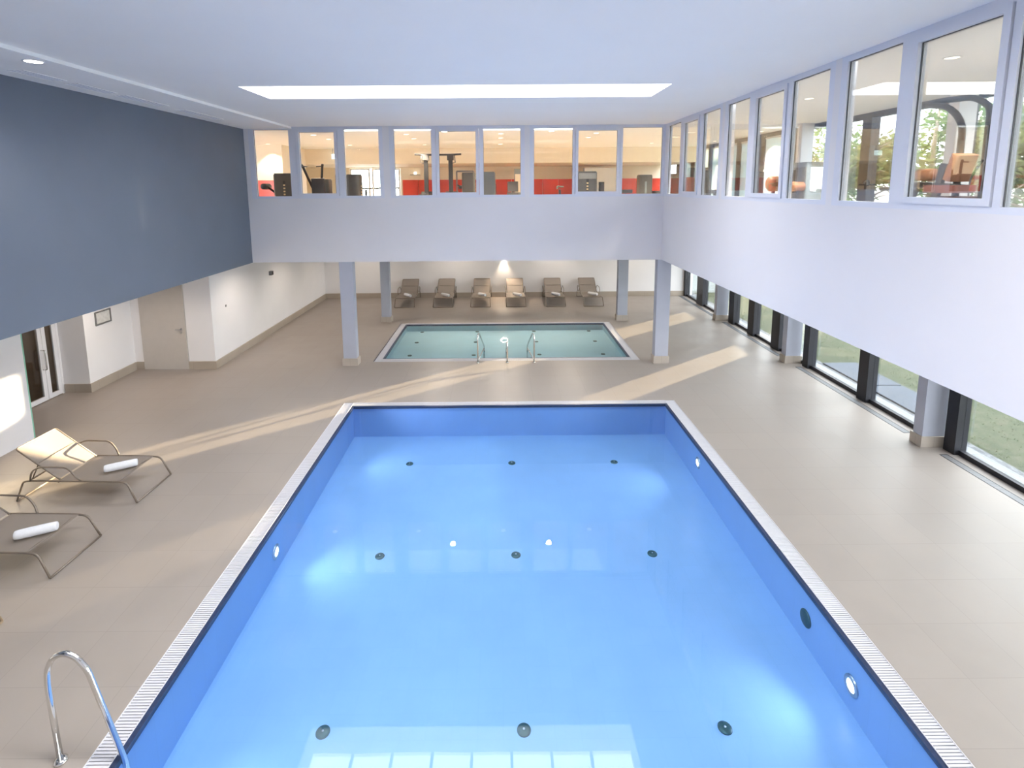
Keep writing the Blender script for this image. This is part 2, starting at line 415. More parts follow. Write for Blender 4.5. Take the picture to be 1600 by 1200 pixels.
window_group(2, far, -.588, .138, [(-.562,-.363),(-.322,-.124),(-.084,.116)])
window_group(3, far, .165, XP, [(.188,.396),(.426,.635),(.665,.877)])
rgt = lambda u, v: (XP+v, u)
window_group(4, rgt, 2.11, YP, [(2.132,2.307),(2.359,2.535),(2.585,2.765)])
window_group(5, rgt, 1.415, 2.085, [(1.437,1.617),(1.655,1.833),(1.885,2.060)])
window_group(6, rgt, .72, 1.39, [(.745,.920),(.952,1.138),(1.186,1.366)])

# facade (lower storey): dark mullions, bottom rail, panes, sill
mull = [(4.605,YB),(4.20,4.325),(3.865,3.945),(3.625,3.705),(3.33,3.41),(3.015,3.105),(2.715,2.765),(2.262,2.325),(1.795,1.842),(1.33,1.38),(.86,.91),(.39,.44),(-.08,-.03)]
bays = [(3.79,YB),(2.86,3.745),(1.90,2.80),(.95,1.85),(-.35,.90)]
fr = MB(K); fr.box(XF,XF+.02,-.35,YB,-.01,.018); fr.box(XF,XF+.03,-.35,YB,SO-.03,SO)
fac = struct('window_7', fr, M['dark'])
for a, b in mull:
    MB(K).box(1.683,1.728,a,b,0,SO-.03).build('mullion', M['dark'], fac)
ms = sorted(mull)
for (a0,a1),(b0,b1) in zip(ms, ms[1:]):
    MB(K).box(XF+.008,XF+.0095,a1,b0,.018,SO-.03).build('glass_pane', M['glass'], fac)
S('trim_2', [(XF+.02,XF+.085,-.35,YB,-.02,.004)], M['sill'])
# facade (upper storey)
fr = MB(K); fr.box(1.70,1.72,-.35,5.3,GF,.80); fr.box(1.70,1.73,-.35,5.3,1.30,CZ)
fac2 = struct('window_8', fr, M['dark'])
umull = [(4.90,4.97),(4.52,4.60),(4.15,4.22),(3.66,3.72),(3.33,3.41),(2.93,2.99),(2.385,2.445),(1.90,1.95),(1.33,1.40),(.86,.92),(.40,.46),(-.1,-.04)]
for a, b in umull: MB(K).box(1.685,1.725,a,b,.80,1.30).build('mullion', M['dark'], fac2)
um = sorted(umull)
for (a0,a1),(b0,b1) in zip(um, um[1:]): MB(K).box(1.708,1.7095,a1,b0,.80,1.30).build('glass_pane', M['glass'], fac2)
for i, (a, bb) in enumerate(((2.995,3.325),(3.415,3.655),(3.725,4.145),(4.225,4.515),(4.605,4.895))):  # added blinds that keep direct sun off the slate wall
    t = thing('sun_block_blind', 'white roller blind added to block sun at the outer gym windows, ' + ('nearest of five','second of five','third of five','fourth of five','farthest of five')[i], 'blind', (1.69*K, a*K, 0), 0, 'added sun blocking blinds of the side gym')
    MB(K).box(0,.0006,0,bb-a,.80,1.29).build('blind_fabric', M['blind'], t)
    b = MB(K); b.tube([(0,0,1.292),(0,bb-a,1.292)], .006, 12); b.build('roller', M['colwhite'], t)
    b = MB(K); b.tube([(0,0,.803),(0,bb-a,.803)], .003, 8); b.build('hem_bar', M['colwhite'], t)
# gym walls
S('wall_left.006', [(-2.3,-2.24,YP+.04,5.3,GF,CZ),(XL-.6,XL-.068,YP,YP+.04,GF,CZ)], M['cream'])
S('wall_back.001', [(-2.24,-1.63,3.95,4.42,GF,CZ)], M['cream'])
S('wall_back.002', [(-1.63,1.70,4.42,4.46,1.20,CZ),(-2.24,1.70,4.46,5.2,1.20,1.212)], M['cream'])
S('wall_back.003', [(-2.3,-1.49,5.2,5.26,GF,1.25),(-.98,1.70,5.2,5.26,GF,1.25),(-1.49,-.98,5.2,5.26,1.192,1.25)], M['cream'])
S('trim_3', [(-2.2,-1.63,3.944,3.95,GF,1.062)], M['red'])
b = MB(K)
for x in [-.96+.155*k for k in range(17)]: b.box(x,x+.152,5.19,5.2,GF,1.074)
struct('trim_4', b, M['red'])
# glazed doors at the back of the gym
for i, (x0, x1) in enumerate(((-1.485,-1.285),(-1.265,-1.145),(-1.135,-.985))):
    f = MB(K); w = .016
    f.box(x0,x0+w,5.2,5.23,GF,1.19); f.box(x1-w,x1,5.2,5.23,GF,1.19); f.box(x0+w,x1-w,5.2,5.23,1.175,1.19); f.box(x0+w,x1-w,5.2,5.23,GF,GF+.03)
    d = struct('door_%d' % (3+i), f, M['doorwhite'])
    MB(K).box(x0+w,x1-w,5.213,5.215,GF+.03,1.175).build('glass_pane', M['glass'], d)

# door leaf and glass door on the left
d = struct('door_1', MB(K).box(-1.990,-1.744,2.783,2.80,.002,.543), M['door'])
hb = MB(K); hb.lathe([(.0055,2.777),(.0055,2.783)], (-1.768,0,.232), 'y', 14); hb.tube([(-1.768,2.777,.232),(-1.768,2.770,.232),(-1.792,2.770,.232)], .0022, 8)
hb.lathe([(.004,2.779),(.004,2.783)], (-1.768,0,.212), 'y', 12); hb.build('door_handle', M['steel'], d)
f = MB(K)
def dl(b, ya, yb, za, zb, x=-2.17, t=.012): b.box(x-t,x,ya,yb,za,zb)
dl(f,2.0,2.012,0,.5); dl(f,2.453,2.465,0,.5); dl(f,2.012,2.453,.488,.5)
d2 = struct('door_2', f, M['doorwhite'])
def leaf(ya, yb):
    l = MB(K); w = .020
    dl(l,ya,ya+w,.004,.486); dl(l,yb-w,yb,.004,.486); dl(l,ya+w,yb-w,.466,.486); dl(l,ya+w,yb-w,.004,.026)
    o = l.build('door_leaf', M['doorwhite'], d2)
    MB(K).box(-2.178,-2.1765,ya+w,yb-w,.026,.466).build('glass_pane', M['dglass'], o)
    return o
l1 = leaf(2.013,2.372); l2 = leaf(2.374,2.452)
hb = MB(K); hb.tube([(-2.17,2.362,.155),(-2.152,2.362,.155),(-2.152,2.362,.25),(-2.17,2.362,.25)], .003, 8, fillet=.006); hb.build('door_handle', M['chrome'], l1)
S('wall_left.007', [(-2.45,-2.40,1.985,2.53,0,SO),(-2.40,-2.26,2.50,2.53,0,SO)], M['brown'])

# ------------------------------------------------------------------ small wall and ceiling items
t = thing('notice_frame', 'grey framed notice hanging on the white left wall beside the plain door', 'notice', (-2.04*K, 2.588*K, .354*K))
MB(1).box(0,.012,-.235,.235,-.155,.155).build('backing', M['greyf'], t)
MB(1).box(.012,.016,-.205,.205,-.125,.125).build('notice_paper', M['paper'], t)
b = MB(1)
for (ya,yb,za,zb) in ((-.24,.24,.13,.16),(-.24,.24,-.16,-.13),(-.24,-.21,-.13,.13),(.21,.24,-.13,.13)): b.box(.012,.026,ya,yb,za,zb)
b.build('picture_frame', M['greyf'], t)
t = thing('wall_speaker', 'small grey box fixed high on the white left wall towards the back', 'speaker', (-1.595*K, 3.534*K, .42*K))
MB(1).box(0,.09,-.07,.07,-.065,.065).build('housing', M['greyf'], t, bevel=.008)
MB(1).box(.0905,.094,-.055,.055,-.05,.05).build('front_grille', M['dark'], t)
t = tag(MB(1).lathe([(.03,0),(.034,.006),(.02,.014)], (0,0,0), 'x', 16).build('wall_button', M['greyf']), 'tiny grey round button on the white left wall near the plain door', 'button')
t.location = (-1.595*K, 2.94*K, .327*K)
t = thing('wall_light', 'square grey wall lamp shining four ways on the back wall above the loungers', 'wall lamp', (.037*K, YB*K, .395*K))
MB(1).box(-.11,.11,-.10,-.02,-.055,.055).build('housing', M['steel'], t, bevel=.004)
MB(1).box(-.05,.05,-.02,0,-.03,.03).build('bracket', M['steel'], t)
b = MB(1); b.box(-.085,.085,-.09,-.03,.055,.085); b.box(-.085,.085,-.09,-.03,-.085,-.055); b.box(-.14,-.11,-.09,-.03,-.04,.04); b.box(.11,.14,-.09,-.03,-.04,.04)
b.build('lamp_lens', M['lampb'], t)

def downlight(x, y, z, label, group, m, r=.085):
    t = thing('downlight', label, 'ceiling light', (x*K, y*K, z*K), 0, group)
    MB(1).lathe([(r,0),(r+.018,0),(r+.014,-.008),(r,-.008)], n=28, cap=False).build('trim_ring', M['white'], t)
    MB(1).lathe([(r,-.002),(r*.9,-.006)], n=28).build('lamp_lens', m, t)
    return t
downlight(-1.146, 1.33, CZ-.010, 'round white downlight in the pool hall ceiling beside the slate blue wall', None, M['lampc'], .085)
gl = []
colname = {-1.14:'leftmost of five', -.57:'second of five from the left', .01:'middle of five', .6:'fourth of five from the left', 1.17:'rightmost of five'}
rowname = {3.25:'front row', 3.53:'middle row', 4.03:'back row'}
for x in (-1.14,-.57,.01,.6,1.17):
    for y in (3.25,3.53,4.03):
        gl.append((x,y,'round gym downlight, %s, %s' % (rowname[y], colname[x])))
gl += [(-1.70,3.88,'round gym downlight washing the cream wall at the far left end'), (-.32,3.11,'round gym downlight behind the skylight, left one of two'), (.31,3.11,'round gym downlight behind the skylight, right one of two'),
       (1.18,2.70,'round downlight in the side gym nearest the far corner'), (1.18,2.02,'round downlight in the middle of the side gym'), (1.18,1.395,'round downlight in the side gym above the arched machine'),
       (1.60,3.22,'round downlight close to the outer windows by the corner'), (1.60,3.90,'round downlight close to the outer windows at the back')]
for x, y, lb in gl: downlight(x, y, CZ, lb, 'gym ceiling downlights', M['lampb'] if y == 3.11 else M['lampw'], .075)
for i, (a, bb) in enumerate(((1.42,1.56),(1.60,1.76),(1.80,2.03),(2.13,2.42))):
    t = thing('slot_vent', 'pale slot vent in the ceiling strip above the slate wall, ' + ('nearest of four','second nearest of four','third nearest of four','farthest of four')[i], 'air vent', (-1.275*K, a*K, (CZ-.010)*K), 0, 'slot vents along the slate wall')
    L = (bb-a)*K
    b = MB(1); b.box(-.10,-.09,0,L,-.006,0); b.box(.09,.10,0,L,-.006,0); b.box(-.09,.09,0,.01,-.006,0); b.box(-.09,.09,L-.01,L,-.006,0); b.box(-.035,-.03,.01,L-.01,-.006,0); b.box(.03,.035,.01,L-.01,-.006,0)
    b.build('vent_frame', M['ceil'], t)
    b = MB(1); b.box(-.09,-.035,.01,L-.01,-.003,-.001); b.box(-.03,.03,.01,L-.01,-.003,-.001); b.box(.035,.09,.01,L-.01,-.003,-.001)
    b.build('slot', M['frame'], t)

# trench grilles in the floor along the facade
for i, (a, bb) in enumerate(((3.87,YB),(2.93,3.70),(1.97,2.745),(.98,1.80))):
    t = thing('floor_grille', 'narrow trench grille in the floor along the glass front, ' + ('at the back wall','between the second and third columns','between the two nearest columns','nearest the camera')[i], 'floor grille', (1.633*K, a*K, 0), 0, 'trench grilles along the facade')
    L = (bb-a)*K; W = .030*K
    b = MB(1); b.box(0,.012,0,L,-.01,.003); b.box(W-.012,W,0,L,-.01,.003); b.box(.012,W-.012,0,.012,-.01,.003); b.box(.012,W-.012,L-.012,L,-.01,.003)
    b.build('grille_frame', M['dark'], t)
    b = MB(1); n = int(L/.03)
    for k in range(n): y = .012+(L-.024)*(k+.5)/n; b.box(.012,W-.012,y-.009,y+.009,-.006,.0025)
    b.build('grille_bars', M['sill'], t)

# ------------------------------------------------------------------ columns
def column(label, x0, x1, y0, y1, z0, z1, mshaft, plinth=True):
    t = thing('column', label, 'column', ((x0+x1)/2*K, (y0+y1)/2*K, z0*K))
    w, d = (x1-x0)/2*K, (y1-y0)/2*K
    MB(1).box(-w,w,-d,d,0,(z1-z0)*K).build('shaft', mshaft, t, bevel=.004)
    if plinth:
        e = .006*K
        b = MB(1); b.box(-w-e,w+e,-d-e,-d,0,.042*K); b.box(-w-e,w+e,d,d+e,0,.042*K); b.box(-w-e,-w,-d,d,0,.042*K); b.box(w,w+e,-d,d,0,.042*K)
        b.build('plinth', M['plinth'], t)
column('grey column with tiled base between the two pools, at the left pool corner', -.890,-.815, 2.824,2.872, 0, SO, M['col'])
column('grey column with tiled base between the two pools, at the right pool corner', .875,.951, 2.824,2.872, 0, SO, M['col'])
column('grey column with tiled base at the back left corner of the small pool', -.887,-.820, 3.768,3.815, 0, SO, M['col'])
column('grey column with tiled base at the back right corner of the small pool', .878,.953, 3.768,3.815, 0, SO, M['col'])
column('grey column against the glass front, farthest one near the back wall', 1.612,1.698, 3.748,3.792, 0, SO, M['col'])
column('grey column against the glass front, middle one of three', 1.612,1.698, 2.808,2.852, 0, SO, M['col'])
column('grey column against the glass front, nearest one beside the large pool', 1.612,1.698, 1.858,1.902, 0, SO, M['col'])
column('white column inside the side gym by its outer windows, near the arched machine', 1.615,1.68, 1.858,1.902, GF, CZ, M['colwhite'], False)
column('white column inside the side gym by its outer windows, behind the weight tower', 1.615,1.68, 2.808,2.852, GF, CZ, M['colwhite'], False)
column('white column inside the side gym by its outer windows, at the gym corner', 1.615,1.68, 3.748,3.792, GF, CZ, M['colwhite'], False)

# ------------------------------------------------------------------ pools
def pool(name, label, cat, G, I, depth, basin_m, zw):
    gx0, gx1, gy0, gy1 = G; x0, x1, y0, y1 = I
    t = thing(name, label, cat, (0,0,0))
    rim = .010
    b = MB(K); w = .03
    b.box(x0-w,x1+w,y0-w,y1+w,-depth-.03,-depth)
    b.box(x0-w,x0,y0-w,y1+w,-depth,-.012); b.box(x1,x1+w,y0-w,y1+w,-depth,-.012); b.box(x0,x1,y0-w,y0,-depth,-.012); b.box(x0,x1,y1,y1+w,-depth,-.012)
    b.build('basin', basin_m, t)
    r = MB(K); r.box(x0-rim*.6,x0+rim*.4,y0-rim*.6,y1+rim*.6,-.012,-.001); r.box(x1-rim*.4,x1+rim*.6,y0-rim*.6,y1+rim*.6,-.012,-.001)
    r.box(x0+rim*.4,x1-rim*.4,y0-rim*.6,y0+rim*.4,-.012,-.001); r.box(x0+rim*.4,x1-rim*.4,y1-rim*.4,y1+rim*.6,-.012,-.001)
    r.build('edge_tiles', M['rim'], t)
    a = rim*.6
    ch = MB(K); ch.box(gx0,x0-a,gy0,gy1,-.02,-.010); ch.box(x1+a,gx1,gy0,gy1,-.02,-.010); ch.box(x0-a,x1+a,gy0,y0-a,-.02,-.010); ch.box(x0-a,x1+a,y1+a,gy1,-.02,-.010)
    ch.build('gutter', M['channel'], t)
    p, sw = .0058, .0042
    def slats(nm, xa, xb, ya, yb, along):
        s = MB(K)
        L = (yb-ya) if along == 'y' else (xb-xa)
        n = int(L/p)
        for k in range(n):
            c = (ya if along == 'y' else xa) + (k+.5)*L/n
            if along == 'y': s.box(xa+.001,xb-.001,c-sw/2,c+sw/2,-.007,-.0008)
            else: s.box(c-sw/2,c+sw/2,ya+.001,yb-.001,-.007,-.0008)
        if along == 'y': s.box(xa,xa+.0016,ya,yb,-.009,0.0003); s.box(xb-.0016,xb,ya,yb,-.009,0.0003)
        else: s.box(xa,xb,ya,ya+.0016,-.009,0.0003); s.box(xa,xb,yb-.0016,yb,-.009,0.0003)
        s.build('overflow_grating', M['grate'], t)
    slats('l', gx0, x0-a, gy0, gy1, 'y'); slats('r', x1+a, gx1, gy0, gy1, 'y')
    slats('f', x0-a, x1+a, y1+a, gy1, 'x'); slats('n', x0-a, x1+a, gy0, y0-a, 'x')
    return t
D1, D2 = .150, .052
P1 = pool('swimming_pool', 'large rectangular swimming pool lit blue, with pale grating round its edge', 'swimming pool', (GX0,GX1,GY0,GY1), (PX0,PX1,PY0,PY1), D1, M['basin'], 0)
P2 = pool('paddling_pool', 'small shallow pale turquoise pool in front of the row of loungers', 'pool', (TX0,TX1,TY0,TY1), (SX0,SX1,SY0,SY1), D2, M['basin2'], 0)
def plate(x, y, z, r, parent, nm='floor_inlet'):
    b = MB(1); b.lathe([(r,0),(r,.006),(r*.92,.012),(r*.5,.017),(.001,.018)], (x*K,y*K,z*K), n=22)
    o = b.build(nm, M['inlet'], parent)
    s = MB(1); s.lathe([(r*.16,.017),(r*.16,.022),(r*.05,.023)], (x*K,y*K,z*K), n=10); s.build('screw_cap', M['steel'], o)
for y in (.954,1.483,2.03):
    for x in (-.385,.044,.474): plate(x, y, -D1, .068, P1)
for y in (3.145,3.42,3.675):
    for x in (-.573,-.169,.246,.648): plate(x, y, -D2, .062, P2)
def wall_fit(x, y, z, sgn, light):
    X = x*K
    r = .098
    b = MB(1)
    if light:
        b.lathe([(r,0),(r,.012*sgn),(r*.7,.022*sgn),(r*.62,.012*sgn)], (X,y*K,z*K), 'x', 24, cap=False)
        o = b.build('underwater_light', M['steel'], P1)
        l = MB(1).lathe([(r*.62,.010*sgn),(r*.4,.018*sgn),(.002,.021*sgn)], (X,y*K,z*K), 'x', 20); l.build('lens', M['lampu'], o)
    else:
        b.lathe([(r,0),(r,.010*sgn),(r*.9,.018*sgn),(.002,.02*sgn)], (X,y*K,z*K), 'x', 24); b.build('wall_outlet', M['inlet'], P1)
wall_fit(PX0, 1.427, -.088, 1, True); wall_fit(PX1, 1.873, -.066, -1, True); wall_fit(PX1, .989, -.088, -1, True); wall_fit(PX1, 1.16, -.081, -1, False)
def water(name, label, I, m):
    x0, x1, y0, y1 = I
    b = MB(K); nx, ny = 24, 30
    b.grid(lambda u, v: (x0+.004+(x1-x0-.008)*u, y0+.004+(y1-y0-.008)*v, -.004), nx, ny)
    o = b.build(name, m, fix=False); tag(o, label, 'water', None, 'stuff'); return o
water('pool_water', 'clear blue water filling the large swimming pool', (PX0,PX1,PY0,PY1), M['water'])
water('pool_water.001', 'clear turquoise water filling the small pool', (SX0,SX1,SY0,SY1), M['water2'])

# handrails
t = thing('pool_handrail', 'bent steel handrail over the near left edge of the large pool', 'handrail', (0,0,0))
b = MB(K); Yr = .785
b.tube([(-.782,Yr,0),(-.786,Yr,.150),(-.783,Yr,.185),(-.770,Yr,.208),(-.750,Yr,.2165),(-.731,Yr,.208),(-.714,Yr,.183),(-.680,Yr,.045),(-.668,Yr,-.004),(-.664,Yr,-.10)], .0047, 16, fillet=.012, seg=4)
b.build('rail_tube', M['chrome'], t)
b = MB(K); b.lathe([(.0105,0),(.0105,.003),(.006,.006)], (-.782,Yr,0), n=20); b.build('floor_flange', M['chrome'], t)
def handrail(label, x, top, double, side):
    t = thing('pool_handrail', label, 'handrail', (x*K, 2.853*K, 0), 0, 'handrails of the small pool')
    r = .019
    b = MB(K)
    if double:
        e = side*.032
        b.tube([(0,0,0),(0,0,top-.022),(side*.002,.010,top),(side*.008,.035,top-.002),(e,.125,.062),(e,.135,.045),(e,.135,-.05)], r/K, 12, fillet=.014, seg=4)
        b.build('rail_tube', M['chrome'], t)
        c = MB(K); c.tube([(0,0,.012),(e,.133,.046)], r*.75/K, 10); c.build('brace', M['chrome'], t)
    else:
        b.tube([(0,0,0),(0,0,top-.018),(-.001,.010,top),(-.002,.03,top-.004),(-.004,.11,.055),(-.004,.12,-.05)], r/K, 12, fillet=.014, seg=4)
        b.build('rail_tube', M['chrome'], t)
    f = MB(K); f.lathe([(.010,0),(.010,.003),(.0055,.006)], n=18); f.build('floor_flange', M['chrome'], t)
handrail('steel handrail at the steps of the small pool, left one with a brace', -.130, .166, True, 1)
handrail('low single steel handrail in the middle of the small pool steps', .039, .118, False, 1)
handrail('steel handrail at the steps of the small pool, right one with a brace', .193, .164, True, -1)

# ------------------------------------------------------------------ sun loungers and towels
def make_lounger(label, group):
    t = thing('sun_lounger', label, 'sun lounger', (0,0,0), 0, group)
    W = .36; r = .0135
    f = MB(1)
    for s in (-1, 1):
        f.tube([(s*(W+.015),0,r),(s*W,.13,.31),(s*W,.27,.325),(s*W,1.60,.325),(s*W,1.68,.31),(s*(W+.01),1.80,r)], r, 10, fillet=.07, seg=4)
    f.tube([(-W-.015,0,r),(W+.015,0,r)], r, 10); f.tube([(-W-.01,1.80,r),(W+.01,1.80,r)], r, 10)
    f.tube([(-W,.27,.318),(W,.27,.318)], r*.9, 8); f.tube([(-W,1.15,.312),(W,1.15,.312)], r*.9, 8); f.tube([(-W,1.60,.318),(W,1.60,.318)], r*.9, 8)
    f.build('frame', M['lframe'], t)
    ga = MB(1); wi = W-.012
    def bed(u, v, o=0):
        y = .235+.90*v; x = -wi+2*wi*u
        sag = -.022*math.sin(PI*u)*math.sin(PI*min(1, v*1.1+.05))
        return (x, y, .331+sag+o)
    ga.grid(lambda u, v: bed(u, v), 8, 14); ga.grid(lambda u, v: bed(u, v, -.005), 8, 14)
    ga.build('seat_sling', M['sling'], t)
    h0, h1 = Vector((0,1.15,.335)), Vector((0,1.755,.80))
    bf = MB(1)
    bf.tube([(-W+.03,h0.y,h0.z),(-W+.03,h1.y,h1.z),(W-.03,h1.y,h1.z),(W-.03,h0.y,h0.z)], .012, 10, fillet=.04)
    fo = bf.build('backrest_frame', M['lframe'], t)
    su = MB(1)
    su.tube([(-W+.05,1.46,.57),(-W+.05,1.58,.335)], .009, 8); su.tube([(W-.05,1.46,.57),(W-.05,1.58,.335)], .009, 8); su.tube([(-W+.05,1.46,.57),(W-.05,1.46,.57)], .009, 8)
    su.build('support_strut', M['lframe'], fo)
    bs = MB(1); wb = W-.042
    def back(u, v, o=0):
        p = h0.lerp(h1, .02+.96*v); n = Vector((0,-.61,.79))
        sg = -.018*math.sin(PI*u)*math.sin(PI*v)
        q = p+n*(.004+sg+o); return (-wb+2*wb*u, q.y, q.z)
    bs.grid(lambda u, v: back(u, v), 8, 10); bs.grid(lambda u, v: back(u, v, -.005), 8, 10)
    bs.build('backrest_sling', M['sling'], t)
    for s in (-1, 1):
        a = MB(1); x = s*(W+.035)
        a.tube([(s*W,.80,.325),(x,.86,.42),(x,.95,.555),(x,1.36,.565),(x,1.50,.50),(s*(W+.012),1.56,.33)], .0125, 10, fillet=.08, seg=5)
        a.build('armrest', M['lframe'], t)
    return t
def make_towel(label, group):
    b = MB(1); R, L, n = .058, .40, 30
    prof = []
    for k in range(n):
        a = 2*PI*k/n; rr = R*(1.0+.10*k/n) if True else R
        prof.append((math.cos(a)*rr, math.sin(a)*rr*.92))
    m = 12; rings = []
    for j in range(m+1):
        u = j/m; x = -L/2+L*u; sc = 1.0 - .10*abs(2*u-1)**6 + .012*math.sin(u*23)
        rings.append([b.pt((x, p[0]*sc, p[1]*sc)) for p in prof])
    for A, B in zip(rings, rings[1:]):
        for k in range(n): b.face((A[k], A[(k+1) % n], B[(k+1) % n], B[k]), True)
    for sgn, ring in ((-1, rings[0]), (1, rings[-1])):
        prev = ring
        for i, (f, dx) in enumerate(((.80,.006),(.72,-.010),(.58,.004),(.48,-.010),(.34,.004),(.22,-.008),(.08,.002))):
            nr = [b.pt((sgn*(L/2+dx), p[0]*f, p[1]*f)) for p in prof]
            for k in range(n): b.face((prev[k], prev[(k+1) % n], nr[(k+1) % n], nr[k]), True)
            prev = nr
        b.face(prev)
    o = b.build('rolled_towel', M['towel'])
    return tag(o, label, 'towel', group)
g_l, g_t = 'loungers in a row at the back wall', 'rolled towels on the back loungers'
names = ['first from the left', 'second from the left', 'third from the left', 'third from the right', 'second from the right', 'first from the right']
seat = ['taupe sling sun lounger at the back wall, %s' % n for n in names]
xs = [-.803,-.480,-.164,.1355,.468,.786]
proto = make_lounger(seat[0], g_l); tw = make_towel('rolled white towel on the back lounger that is %s' % names[0], g_t)
for i, x in enumerate(xs):
    loc = (x*K, 4.232*K, 0); rz = [.012,0,-.008,.006,-.012,.01][i]
    if i == 0: proto.location = loc; proto.rotation_euler.z = rz
    else: dup(proto, loc, rz, seat[i])
    tl = (x*K+.05, 4.232*K+.53, .392); trz = -.80+[0,.10,-.05,.03,-.08,.06][i]
    if i == 0: tw.location = tl; tw.rotation_euler.z = trz
    else: dup(tw, tl, trz, 'rolled white towel on the back lounger that is %s' % names[i])
# loungers on the left, heads towards the left wall
side = ['taupe sling sun lounger on the left pool side, by the glossy white wall end', 'taupe sling sun lounger on the left pool side, second from the wall end', 'taupe sling sun lounger at the left edge of the picture, only its foot showing']
for i, (x, y) in enumerate(((-1.171,1.625),(-1.170,1.300),(-1.171,1.000))):
    o = dup(proto, (x*K, y*K, 0), PI/2-.03, side[i]); o['group'] = 'loungers on the left pool side'
o = dup(tw, (-1.272*K, 1.620*K, .392), .50, 'rolled white towel on the left side lounger by the wall end'); o['group'] = 'towels on the left side loungers'
o = dup(tw, (-1.262*K, 1.290*K, .392), .46, 'rolled white towel on the nearer left side lounger'); o['group'] = 'towels on the left side loungers'

# ------------------------------------------------------------------ gym machines
GZ = GF*K
def tower(parent, x, y, w, d, h, m, rz=0, strip=True, round_=.06):
    """weight tower: shroud with a slit that shows the plates"""
    R = Matrix.Rotation(rz, 3, 'Z')
    def put(poly): return [((R@Vector((u, v, 0))).x+x, (R@Vector((u, v, 0))).y+y) for u, v in poly]
    b = MB(1); b.prism(put(rrect(w, d, round_)), .04, h, 'z', True); b.prism(put(rrect(w*.94, d*.94, round_*.9)), h, h+.03, 'z', True)
    o = b.build('weight_tower', m, parent)
    if strip:
        s = MB(1); s.prism(put([(-.035,-d/2-.006),(.035,-d/2-.006),(.035,-d/2+.01),(-.035,-d/2+.01)]), .15, h-.18, 'z'); s.build('plate_slot', M['black'], o)
        p = MB(1); n = 14
        for k in range(n):
            z = .18+(h-.42)*k/n; p.prism(put([(-.026,-d/2-.010),(.026,-d/2-.010),(.026,-d/2),(-.026,-d/2)]), z, z+(h-.42)/n*.55, 'z')
        p.build('weight_plates', M['brass'], o)
    f = MB(1); f.prism(put(rrect(w*1.08, d*1.15, .02)), 0, .04); f.build('foot_plate', M['black'], parent)
    return o
def pad(name, parent, c, size, tilt=0, m=None, axis='x'):
    w, d, h = size
    b = MB(1); b.prism(rrect(w, d, min(w,d)*.25), -h/2, h/2, 'z', True)
    o = b.build(name, m or M['rubber'], parent, bevel=.015)
    o.location = c; o.rotation_euler = (tilt, 0, 0) if axis == 'x' else (0, tilt, 0)
    return o
def gym(name, label, cat, x, y, rz=0): return thing(name, label, cat, (x*K, y*K, GZ), rz, None)
def legs(parent, pts, w=.06, m=None, nm='base_frame'):
    b = MB(1)
    for p, q in pts: b.bar(p, q, w)
    return b.build(nm, m or M['black'], parent, bevel=.006)

# 1 weight tower with roller arm, left end
t = gym('weight_machine', 'broad brown weight tower machine at the left end of the far gym', 'gym machine', -1.32, 3.25)
tower(t, 0, 0, .62, .42, 1.60, M['shroud'])
legs(t, [((-.28,.1,.03),(-.9,.1,.03)),((-.9,.1,.03),(-.9,.1,.55)),((-.3,.05,1.05),(-.55,.0,1.25))])
b = MB(1); b.lathe([(.001,-.20),(.07,-.2),(.085,-.17),(.085,.17),(.07,.2),(.001,.20)], (-.60,0,1.27), 'y', 18); b.build('roller_pad', M['rubber'], t)
pad('seat', t, (-.92,.1,.58), (.40,.42,.09)); pad('backrest', t, (-1.12,.1,.92), (.40,.10,.6), 0)
# 2 chest press with raised arms
t = gym('chest_press', 'black chest press with two raised lever arms in the far gym', 'gym machine', -1.17, 3.30)
tower(t, .10, .35, .52, .36, 1.44, M['shroudg'])
for s, nm in ((-1,'lever_arm'),(1,'lever_arm')):
    b = MB(1); b.tube([(s*.30,-.10,1.88),(s*.27,-.05,1.80),(s*.12+.05,.08,1.20),(s*.05+.12,.10,1.00)], .035, 10, fillet=.08)
    o = b.build(nm, M['black'], t)
    g = MB(1); g.tube([(s*.28,-.09,1.83),(s*.12,-.11,1.82)], .018, 8); g.build('handle_grip', M['rubber'], o)
pad('seat', t, (.10,-.25,.62), (.42,.42,.09)); pad('backrest', t, (.12,.02,1.12), (.36,.12,.75), .12)
legs(t, [((.1,.3,.03),(.1,-.6,.03)),((.1,-.3,.03),(.1,-.3,.58)),((.12,.08,.03),(.12,.10,1.35)),((-.2,-.6,.03),(.4,-.6,.03))])
# 3 tall round-topped tower
t = gym('weight_machine', 'dark round-shouldered double weight tower beside the glazed doors in the far gym', 'gym machine', -.93, 3.27)
tower(t, .10, 0, .40, .40, 1.56, M['shroud'], PI/2*.9, True, .14); tower(t, -.30, 0, .16, .40, 1.58, M['shroud'], 0, False, .04)
legs(t, [((-.25,-.0,1.30),(.05,0,1.30)),((-.3,.2,.03),(.2,.2,.03))])
b = MB(1); b.bar((-.17,-.06,.05),(-.17,-.06,1.56),.05,.03); b.build('guide_rod', M['steel'], t)
# bench with bar
t = gym('weight_bench', 'low bench with a straight bar on stands in front of the glazed gym doors', 'bench', -.83, 3.55)
pad('seat', t, (0,-.05,.62), (.9,.35,.09)); legs(t, [((-.35,-.05,0),(-.35,-.05,.58)),((.35,-.05,0),(.35,-.05,.58)),((-.42,.25,0),(-.42,.25,1.16)),((.42,.25,0),(.42,.25,1.16))], .05)
b = MB(1); b.tube([(-.62,.25,1.20),(.62,.25,1.20)], .022, 10); o = b.build('barbell', M['black'], t)
b = MB(1); b.lathe([(.001,.36),(.10,.36),(.10,.42),(.001,.42)], (0,.25,1.25), 'x', 20); b.build('weight_disc', M['rubber'], o)
